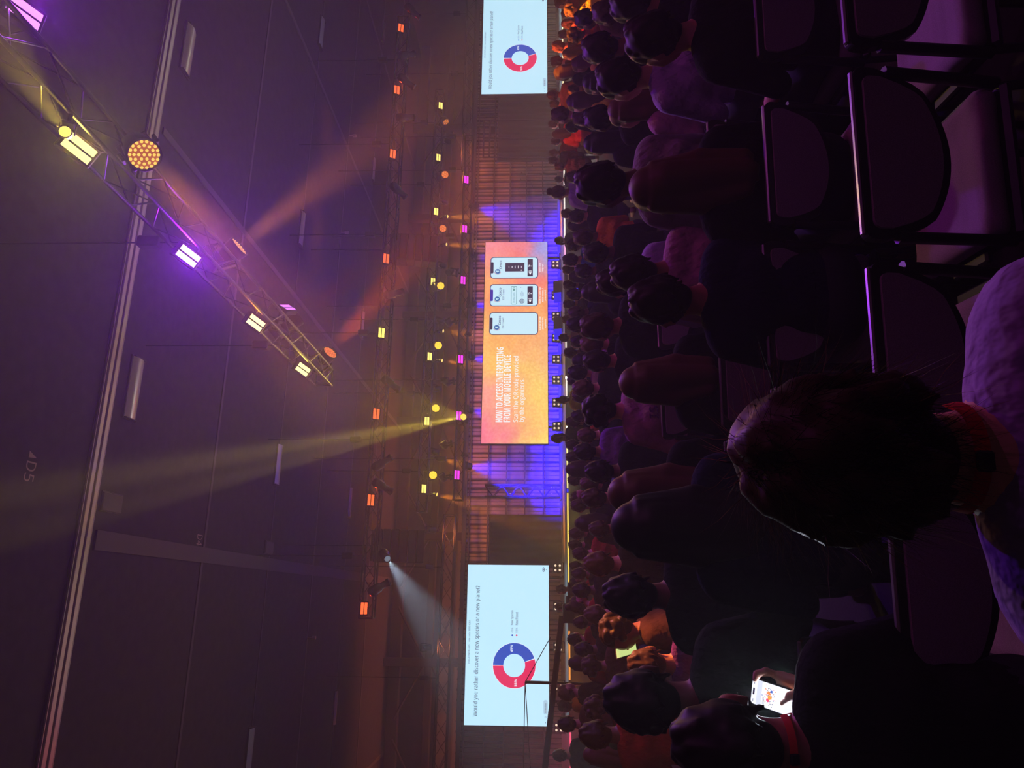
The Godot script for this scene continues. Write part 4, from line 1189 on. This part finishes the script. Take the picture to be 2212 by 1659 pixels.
func hair_bones(kind: int) -> Array:
	var b := [[Vector3(0, 1.248, 0.022), Vector3(0, 1.245, -0.030), 0.086, 0.072], [Vector3(0, 1.205, 0.040), Vector3(0, 1.150, 0.040), 0.080, 0.058], [Vector3(-0.026, 1.215, 0.022), Vector3(0.026, 1.215, 0.022), 0.068, 0.068]]
	if kind == 0 or kind == 2 or kind == 3 or kind == 5:
		# locks that lie unevenly over the head
		var rl := RandomNumberGenerator.new()
		rl.seed = 9 + kind
		for k in (150 if kind == 5 else 80):
			var a := rl.randf() * TAU
			var e := rl.randf_range(-0.55, 1.0)
			var d := Vector3(cos(a) * sqrt(1.0 - e * e), e, sin(a) * sqrt(1.0 - e * e))
			if d.z < -0.25 and d.y < 0.5: continue
			var p := Vector3(0, 1.218, 0.028) + d * Vector3(0.080, 0.119, 0.086 if d.z > 0.0 else 0.125)
			var lie := (Vector3.DOWN + Vector3(rl.randf_range(-0.5, 0.5), 0, 0.4) + d * (0.9 if kind == 5 else 0.25)).normalized()
			b.append([p, p + lie * (0.030 if kind == 5 else 0.034), 0.015 if kind == 5 else 0.012, 0.007])
	if kind == 1:
		for k in 15:
			# long locks side by side down the back
			var a := lerpf(-1.5, 1.5, k / 14.0)
			var rr := 0.088 + 0.006 * (k % 2)
			b.append([Vector3(sin(a) * rr, 1.24, 0.02 + cos(a) * rr * 0.9), Vector3(sin(a) * (rr + 0.012), 1.08, 0.045 + cos(a) * rr * 0.9), 0.016, 0.018])
			b.append([Vector3(sin(a) * (rr + 0.012), 1.08, 0.045 + cos(a) * rr * 0.9), Vector3(sin(a) * rr * 0.95, 0.90 - 0.02 * (k % 3), 0.09 + cos(a) * rr * 0.9), 0.018, 0.008])
		b.append([Vector3(0, 1.18, 0.07), Vector3(0, 0.90, 0.150), 0.082, 0.050])
		for s in [-1.0, 1.0]:
			b.append([Vector3(s * 0.062, 1.19, 0.03), Vector3(s * 0.085, 1.05, 0.075), 0.050, 0.050])
			b.append([Vector3(s * 0.085, 1.05, 0.075), Vector3(s * 0.070, 0.90, 0.140), 0.050, 0.032])
	elif kind == 2:
		b.append([Vector3(0, 1.262, 0.10), Vector3(0, 1.262, 0.150), 0.032, 0.034])
		b.append([Vector3(0, 1.262, 0.150), Vector3(0.01, 1.13, 0.185), 0.038, 0.034])
		b.append([Vector3(0.01, 1.13, 0.185), Vector3(0.0, 1.00, 0.160), 0.034, 0.014])
	elif kind == 3:
		b.append([Vector3(-0.012, 1.345, 0.055), Vector3(0.012, 1.345, 0.055), 0.046, 0.046])
	elif kind == 4:
		var r := RandomNumberGenerator.new()
		r.seed = 5
		for k in 46:
			var a := r.randf() * TAU
			var e := r.randf_range(-0.45, 1.0)
			var d := Vector3(cos(a) * sqrt(1.0 - e * e * 0.9), e, sin(a) * sqrt(1.0 - e * e * 0.9))
			if d.z < -0.35 and d.y < 0.45: continue
			var p := Vector3(0, 1.215, 0.025) + d * 0.102
			b.append([p, p, 0.030, 0.030])
	return b

func strands(kind: int, count: int, width: float) -> ArrayMesh:
	# single hairs that stand off the mass and catch the light at its edge
	var st := SurfaceTool.new()
	st.begin(Mesh.PRIMITIVE_TRIANGLES)
	var r := RandomNumberGenerator.new()
	r.seed = 77 + kind
	var mid := Vector3(0, 1.215, 0.025)
	for k in count:
		var a := r.randf() * TAU
		var e := r.randf_range(-0.5, 1.0)
		var d := Vector3(cos(a) * sqrt(1.0 - e * e), e, sin(a) * sqrt(1.0 - e * e))
		if d.z < -0.30 and d.y < 0.55: continue
		var p := mid + d * 0.094 * Vector3(1.0, 1.30, 1.06 if d.z > 0.0 else 1.4)
		var fall := (Vector3.DOWN + Vector3(0, 0, 0.45) - d * d.dot(Vector3.DOWN + Vector3(0, 0, 0.45))).normalized()
		var step := r.randf_range(0.010, 0.022) * (1.5 if kind == 5 else 1.0) if kind != 1 else r.randf_range(0.035, 0.085)
		var dir := (fall + d * r.randf_range(-0.05, 0.30) + Vector3(r.randf_range(-1, 1), r.randf_range(-1, 1), r.randf_range(-1, 1)) * (0.7 if kind == 5 else 0.28)).normalized()
		var side := dir.cross(d).normalized() * width
		var q := p
		for s in 3:
			var n := q + dir * step
			if kind == 1 and n.y < 1.12:
				n.z = maxf(n.z, 0.09)
				dir = (dir + Vector3.DOWN * 0.5 + Vector3(r.randf_range(-1, 1), 0, r.randf_range(-1, 1)) * 0.12).normalized()
			else:
				dir = (dir + (Vector3.DOWN * 0.22 if kind == 1 else Vector3(r.randf_range(-1, 1), r.randf_range(-1, 1), r.randf_range(-1, 1)) * 0.25)).normalized()
			var w0 := side * (1.0 - s * 0.3)
			var w1 := side * (0.7 - s * 0.3)
			for v in [q - w0, q + w0, n + w1, q - w0, n + w1, n - w1]:
				st.set_normal(d)
				st.add_vertex(v)
			q = n
	return st.commit()

var P := {}

func make_people_parts() -> void:
	var folds := noise_map(0.022, Color.BLACK, Color.WHITE, 61, 256).get_image()
	folds.bump_map_to_normal_map(14.0)
	P.folds = ImageTexture.create_from_image(folds)
	var hands := []
	for s in [-1.0, 1.0]:
		var fwd := Vector3(-s * 0.45, -0.22, -0.86).normalized()
		hands.append(field(hand_bones(s, Vector3(s * 0.125, 0.662, -0.245), fwd, Vector3.UP), 0.005, 0.004))
	P.body = merged([field(torso_bones() + arm_bones(0.0, true) + leg_bones(0.0, true) + head_bones(), 0.018, 0.009)] + hands)
	P.standing = merged([field(torso_bones() + arm_bones(0.0, true) + leg_bones(0.0, true, true) + head_bones(), 0.018, 0.009)] + hands)
	P.shirt_short = field(torso_bones(0.012).slice(0, 4) + [[Vector3(-0.078, 1.003, 0.040), Vector3(0.078, 1.003, 0.040), 0.057, 0.057]] + arm_bones(0.014, false), 0.018, 0.014)
	P.shirt_long = field(torso_bones(0.014).slice(0, 4) + [[Vector3(-0.078, 1.003, 0.040), Vector3(0.078, 1.003, 0.040), 0.057, 0.057]] + arm_bones(0.014, true), 0.018, 0.014)
	P.trousers = field([[Vector3(-0.08, 0.575, 0.05), Vector3(0.08, 0.575, 0.05), 0.124, 0.124]] + leg_bones(0.013, false), 0.020, 0.012)
	P.trousers_standing = field([[Vector3(-0.08, 0.575, 0.05), Vector3(0.08, 0.575, 0.05), 0.124, 0.124]] + leg_bones(0.013, false, true), 0.020, 0.012)
	P.hair = []
	for k in 6: P.hair.append(merged([field(hair_bones(k), 0.009, 0.0055), strands(k, 2600 if k == 1 else 900, 0.0012)]))
	P.hair_mats = []
	for c in HAIR_TONES:
		var m := mat(c, 0.5)
		m.metallic_specular = 0.3
		P.hair_mats.append(m)
	P.skin_mats = []
	for c in SKINS: P.skin_mats.append(mat(c, 0.55))
	P.shirt_mats = []
	for k in SHIRTS.size():
		var m := mat(SHIRTS[k], 0.95)
		m.metallic_specular = 0.2
		m.normal_enabled = true
		m.normal_texture = P.folds
		m.normal_scale = 0.5
		m.uv1_triplanar = true
		m.uv1_scale = Vector3(2.6, 1.5, 2.6)
		P.shirt_mats.append(m)
	P.jeans = mat(Color(0.10, 0.11, 0.16), 0.9)

func person(where: Vector3, size: float, turn: float, hair: int, tone: int, shirt: int, long_sleeves: bool, label: String, group: String, standing := false) -> Node3D:
	var o := thing("person", where, label, "person", group)
	o.rotation.y = turn
	o.scale = Vector3.ONE * size
	part(o, "body", P.standing if standing else P.body, P.skin_mats[(shirt + hair * 3 + tone) % 4])
	part(o, "shirt", P.shirt_long if long_sleeves else P.shirt_short, P.shirt_mats[shirt])
	part(o, "trousers", P.trousers_standing if standing else P.trousers, P.jeans)
	part(o, "hair", P.hair[hair], P.hair_mats[tone])
	return o

func lanyard(o: Node3D, c: Color) -> void:
	# a flat ribbon round the neck that hangs down the chest, with a small black clasp behind
	var m := mat(c, 0.7)
	var st := SurfaceTool.new()
	st.begin(Mesh.PRIMITIVE_TRIANGLES)
	st.set_smooth_group(1)
	var pts := []
	for k in 25:
		var a := lerpf(-PI * 0.82, PI * 0.82, k / 24.0)
		var front := maxf(0.0, -cos(a))
		pts.append([Vector3(sin(a) * 0.064, 1.094 - front * 0.09, 0.022 + cos(a) * 0.064), Vector3(sin(a) * 0.068, 1.078 - front * 0.09, 0.024 + cos(a) * 0.067)])
	for k in 24: quad(st, pts[k][0], pts[k + 1][0], pts[k + 1][1], pts[k][1])
	st.generate_normals()
	part(o, "lanyard", st.commit(), m)
	for s in [-1, 1]:
		var e: Array = pts[0 if s < 0 else 24]
		var mid: Vector3 = (e[0] + e[1]) / 2
		rod(o, "lanyard_tail", mid, Vector3(s * 0.012, 0.80, -0.085), 0.006, m, 6)
	part(o, "lanyard_clasp", chamfer_box(Vector3(0.024, 0.022, 0.010), 0.003), mat(Color(0.05, 0.05, 0.06), 0.5), Transform3D(Basis(Vector3.RIGHT, 0.25), Vector3(-0.010, 1.086, 0.091)))

func build_audience() -> void:
	make_people_parts()
	var chair := make_chair()
	var first_chair := true
	var rowz := func(k: int, x: float) -> float: return -1.66 - 0.78 * (k - 1) + 0.11 * (x - 0.8) * maxf(0.0, 1.0 - k / 8.0)
	var seats := []   # [x, z of the chair's middle, taken]
	for a in AUDIENCE:
		var size: float = a[2] / 1.205
		var tone: int = int(absf(a[0] * 7.3 + a[1] * 3.1)) % 4
		if a[5] == 11 or (a[4] == 1 and a[6] <= 4): tone = 3
		var long: bool = int(absf(a[0] * 13.0)) % 2 == 0
		var label := "seated person with %s %s in a %s %s" % [HAIR_TONE_WORDS[tone], HAIR_WORDS[a[4]].trim_prefix("a "), SHIRT_WORDS[a[5]], "long sleeved top" if long else "T-shirt"]
		if absf(a[3]) > 25: label += ", turned sideways"
		var one := person(Vector3(a[0], 0, a[1]), size, -deg_to_rad(a[3]), a[4], tone, a[5], long, label, "audience seated before the stage")
		if AUDIENCE.find(a) == 75:
			# the one whose shirt has letters across the back
			words(one, "shirt_print", "ISEF", "sans_bold", Vector3(-0.10, 0.86, 0.163), 0.20, 0.062, P.shirt_mats[13])
			one.set_meta("label", label + ", letters across the back")
		if a[6] <= 5: seats.append([a[0], a[1] - 0.01, 1])
	# near rows with empty chairs
	for x in [1.63, 1.11, 0.59, 0.07]: seats.append([x, rowz.call(1, x) - 0.23, 0])
	for x in [2.07, 1.55, 1.03, 0.51]: seats.append([x, rowz.call(2, x) - 0.23, 0])
	for x in [2.9, 1.9]: seats.append([x, rowz.call(3, x) - 0.23, 0])
	seats.append([0.175, -0.935, 1])
	seats.append([-0.31, -1.81, 1])
	var kept := []
	for s in seats:
		var free := true
		for t in kept:
			if absf(t[0] - s[0]) < 0.47 and absf(t[1] - s[1]) < 0.47: free = false
		if free: kept.append(s)
	for s in kept:
		var c: Node3D = chair
		if not first_chair:
			c = chair.duplicate()
			c.name = numbered("audience_chair")
			add_child(c)
		first_chair = false
		c.position = Vector3(s[0], 0, s[1])
		c.rotation.y = -0.11 if s[1] > -4.0 else 0.0
		tag(c, "empty black framed chair with mauve padded back" if s[2] == 0 else "black framed chair with mauve padding under a seated person", "chair", "chairs in the near rows")
	# the person right in front: brown hair, lavender top, red lanyard
	var near := person(Vector3(0.175, 0, -0.925), 0.995, -0.10, 5, 1, 3, false, "person with tousled brown hair, lavender T-shirt and red lanyard", "")
	lanyard(near, Color(0.72, 0.06, 0.04))
	var tuft := part(near, "loose_hair", strands(5, 3200, 0.0007), P.hair_mats[3])
	tuft.name = "loose_hair"
	# the person with the phone, whose right hand holds it up
	var phone_at := Transform3D(Basis(Vector3(0.9547, -0.1084, 0.2770), Vector3(0.2475, 0.8059, -0.5379), Vector3(-0.1649, 0.5821, 0.7962)).orthonormalized(), Vector3(-0.238, 0.952, -2.115))
	phone_holder(Vector3(-0.29, 0, -1.80), 0.965, -0.10, 0, 2, 0, 1, phone_at, 0.014, true, "person with short black hair and red lanyard holding up a lit phone")
	build_phone(phone_at)
	# a dark haired neighbour one row on
	person(Vector3(0.25, 0, -2.60), 1.0, 0.0, 1, 2, 1, true, "person with long black hair in a navy top beside the phone holder", "")
	# somebody in a brown hoodie, turned sideways over a small phone
	var far_phone := Transform3D(Basis(Vector3(0.80, 0.05, -0.59), Vector3(-0.30, 0.90, -0.32), Vector3(0.52, 0.43, 0.74)).orthonormalized(), Vector3(-0.291, 1.022, -5.009))
	phone_holder(Vector3(-0.185, 0, -4.976), 0.892, 1.25, 4, 1, 8, 0, far_phone, 0.02, false, "person in a brown top turned sideways over a small lit phone")
	var f := thing("smartphone", Vector3.ZERO, "small lit phone with a pale green screen among the crowd", "phone")
	f.transform = far_phone
	part(f, "case", extrude(rounded(0.072, 0.15, 0.01), 0.008), mat(Color(0.04, 0.04, 0.05), 0.4), at(0, 0, -0.001))
	part(f, "screen", face_quad(0.064, 0.135), glow(Color(0.80, 0.88, 0.55)), at(0, 0, 0.0005))
	# two of the crew sit by the crane
	for k in 2:
		person(Vector3([0.26, -0.10][k], 0, [-16.6, -17.6][k]), 0.9, [0.9, 0.2][k], 0, 2, 0, true, ["crew member in black sitting beside the camera crane", "second crew member in black sitting behind the camera crane"][k], "")

func phone_holder(where: Vector3, size: float, turn: float, hair: int, tone: int, shirt: int, skin: int, phone_at: Transform3D, cell: float, strap: bool, label: String) -> void:
	# a seated person whose right hand holds a phone up
	var o := thing("person", where, label, "person")
	o.rotation.y = turn
	o.scale = Vector3.ONE * size
	var to_own := o.transform.affine_inverse() * phone_at
	var g := func(x: float, y: float, z: float) -> Vector3: return to_own * Vector3(x, y, z)
	var wrist: Vector3 = g.call(0.048, -0.125, -0.010)
	var fingers := [[wrist, g.call(0.050, -0.06, -0.016), 0.026, 0.022], [g.call(0.050, -0.06, -0.016), g.call(0.052, 0.005, -0.020), 0.022, 0.016], [g.call(0.036, -0.07, -0.018), g.call(0.040, 0.0, -0.024), 0.016, 0.014]]
	for k in 4:
		# index along the edge to the top corner; the others close behind the phone
		var y: float = [0.018, -0.004, -0.026, -0.046][k]
		if k == 0:
			fingers.append([g.call(0.054, y, -0.018), g.call(0.058, 0.042, -0.008), 0.0105, 0.0095])
			fingers.append([g.call(0.058, 0.042, -0.008), g.call(0.046, 0.062, 0.000), 0.0095, 0.0088])
			fingers.append([g.call(0.046, 0.062, 0.000), g.call(0.034, 0.062, 0.010), 0.0088, 0.0075])
		else:
			fingers.append([g.call(0.052, y, -0.020), g.call(0.022, y + 0.010, -0.024), 0.0100, 0.0092])
			fingers.append([g.call(0.022, y + 0.010, -0.024), g.call(-0.008 + k * 0.004, y + 0.012, -0.020), 0.0092, 0.0080])
	fingers.append([g.call(0.046, -0.085, -0.004), g.call(0.040, -0.052, 0.014), 0.0150, 0.0120])
	fingers.append([g.call(0.040, -0.052, 0.014), g.call(0.022, -0.030, 0.018), 0.0120, 0.0105])
	fingers.append([g.call(0.022, -0.030, 0.018), g.call(0.000, -0.014, 0.014), 0.0105, 0.0085])
	var rest := field(hand_bones(-1.0, Vector3(-0.125, 0.662, -0.245), Vector3(0.45, -0.22, -0.86).normalized(), Vector3.UP), 0.005, 0.004)
	part(o, "body", merged([field(torso_bones() + arm_bones(0.0, true, wrist) + leg_bones(0.0, true) + head_bones(), cell, 0.009), field(fingers, 0.004, 0.0035), rest]), P.skin_mats[skin])
	part(o, "shirt", field(torso_bones(0.014).slice(0, 4) + [[Vector3(-0.078, 1.003, 0.040), Vector3(0.078, 1.003, 0.040), 0.057, 0.057]] + arm_bones(0.014, true, wrist.lerp(Vector3(0.235, 0.715, -0.06), 0.12)), cell, 0.014), P.shirt_mats[shirt])
	part(o, "trousers", P.trousers, P.jeans)
	part(o, "hair", P.hair[hair], P.hair_mats[tone])
	if strap: lanyard(o, Color(0.72, 0.06, 0.04))

func build_phone(where: Transform3D) -> void:
	var o := thing("smartphone", Vector3.ZERO, "lit smartphone with a colourful picture on its page, held up in a hand", "phone")
	o.transform = where
	part(o, "case", extrude(rounded(0.0705, 0.147, 0.011), 0.008), mat(Color(0.04, 0.04, 0.05), 0.4), at(0, 0, -0.0005))
	var W := 288
	var Hh := 616
	var im := Image.create(W, Hh, false, Image.FORMAT_RGB8)
	im.fill(Color(0.93, 0.94, 1.0))
	im.fill_rect(Rect2i(0, 60, W, 56), Color(0.84, 0.86, 0.93))
	im.fill_rect(Rect2i(14, 116, W - 28, 170), Color(0.98, 0.98, 1.0))
	var r := RandomNumberGenerator.new()
	r.seed = 3
	for k in 90:
		var c: Color = [Color(0.15, 0.2, 0.4), Color(0.9, 0.3, 0.5), Color(0.95, 0.6, 0.2), Color(0.2, 0.35, 0.7), Color(0.3, 0.3, 0.35)][r.randi() % 5]
		var p := Vector2(144 + r.randfn(0.0, 62.0), 200 + r.randfn(0.0, 34.0))
		fill(im, sector(0.0, r.randf_range(2.0, 6.0), 0.0, TAU - 0.001, 8), p, c)
	for b in [[95, 190, 26, Color(0.93, 0.25, 0.45)], [130, 205, 30, Color(0.96, 0.62, 0.25)], [175, 196, 24, Color(0.95, 0.55, 0.3)], [200, 220, 20, Color(0.25, 0.4, 0.75)]]:
		var lump := PackedVector2Array()
		for q in 14: lump.append(Vector2(cos(q * TAU / 14), sin(q * TAU / 14)) * b[2] * r.randf_range(0.55, 1.1))
		fill(im, lump, Vector2(b[0], b[1]), b[3])
	for k in 3: im.fill_rect(Rect2i(30, 132 + k * 9, [90, 70, 40][k], 3), Color(0.4, 0.45, 0.6))
	fill(im, rounded(110, 46, 6), Vector2(70, 470), Color(0.75, 0.78, 0.86))
	fill(im, rounded(106, 42, 6), Vector2(70, 470), Color(0.97, 0.97, 1.0))
	im.fill_rect(Rect2i(36, 468, 66, 4), Color(0.3, 0.35, 0.5))
	im.fill_rect(Rect2i(0, 548, W, 38), Color(0.12, 0.12, 0.15))
	im.fill_rect(Rect2i(80, 564, 120, 6), Color(0.95, 0.95, 0.97))
	im.fill_rect(Rect2i(0, 586, W, 30), Color(0.62, 0.72, 0.70))
	fill(im, rounded(80, 20, 10), Vector2(144, 24), Color(0.10, 0.02, 0.12))
	for k in 2: im.fill_rect(Rect2i([24, 230][k], 20, 34, 8), Color(0.4, 0.4, 0.5))
	var m := face_of(im)
	m.emission_energy_multiplier = 1.15
	var st := SurfaceTool.new()
	st.begin(Mesh.PRIMITIVE_TRIANGLES)
	var out := rounded(0.066, 0.1425, 0.009)
	var idx := Geometry2D.triangulate_polygon(out)
	for t in idx.size() / 3:
		for n in ([0, 2, 1] if not Geometry2D.is_polygon_clockwise(out) else [0, 1, 2]):
			var p := out[idx[t * 3 + n]]
			st.set_normal(Vector3(0, 0, 1))
			st.set_uv(Vector2(p.x / 0.066 + 0.5, 0.5 - p.y / 0.1425))
			st.add_vertex(Vector3(p.x, p.y, 0.0004))
	part(o, "screen", st.commit(), m)
	part(o, "side_button", chamfer_box(Vector3(0.0015, 0.018, 0.003), 0.0005), mat(Color(0.08, 0.08, 0.09), 0.3, 0.5), at(0.0355, 0.025, -0.004))
	var l := AreaLight3D.new()
	l.name = "light"
	l.area_size = Vector2(0.066, 0.1425)
	l.light_color = Color(0.9, 0.92, 1.0)
	l.light_energy = 0.25
	l.shadow_enabled = true
	o.add_child(l, true)
	l.transform = Transform3D(Basis(Vector3.UP, PI), Vector3(0, 0, 0.002))
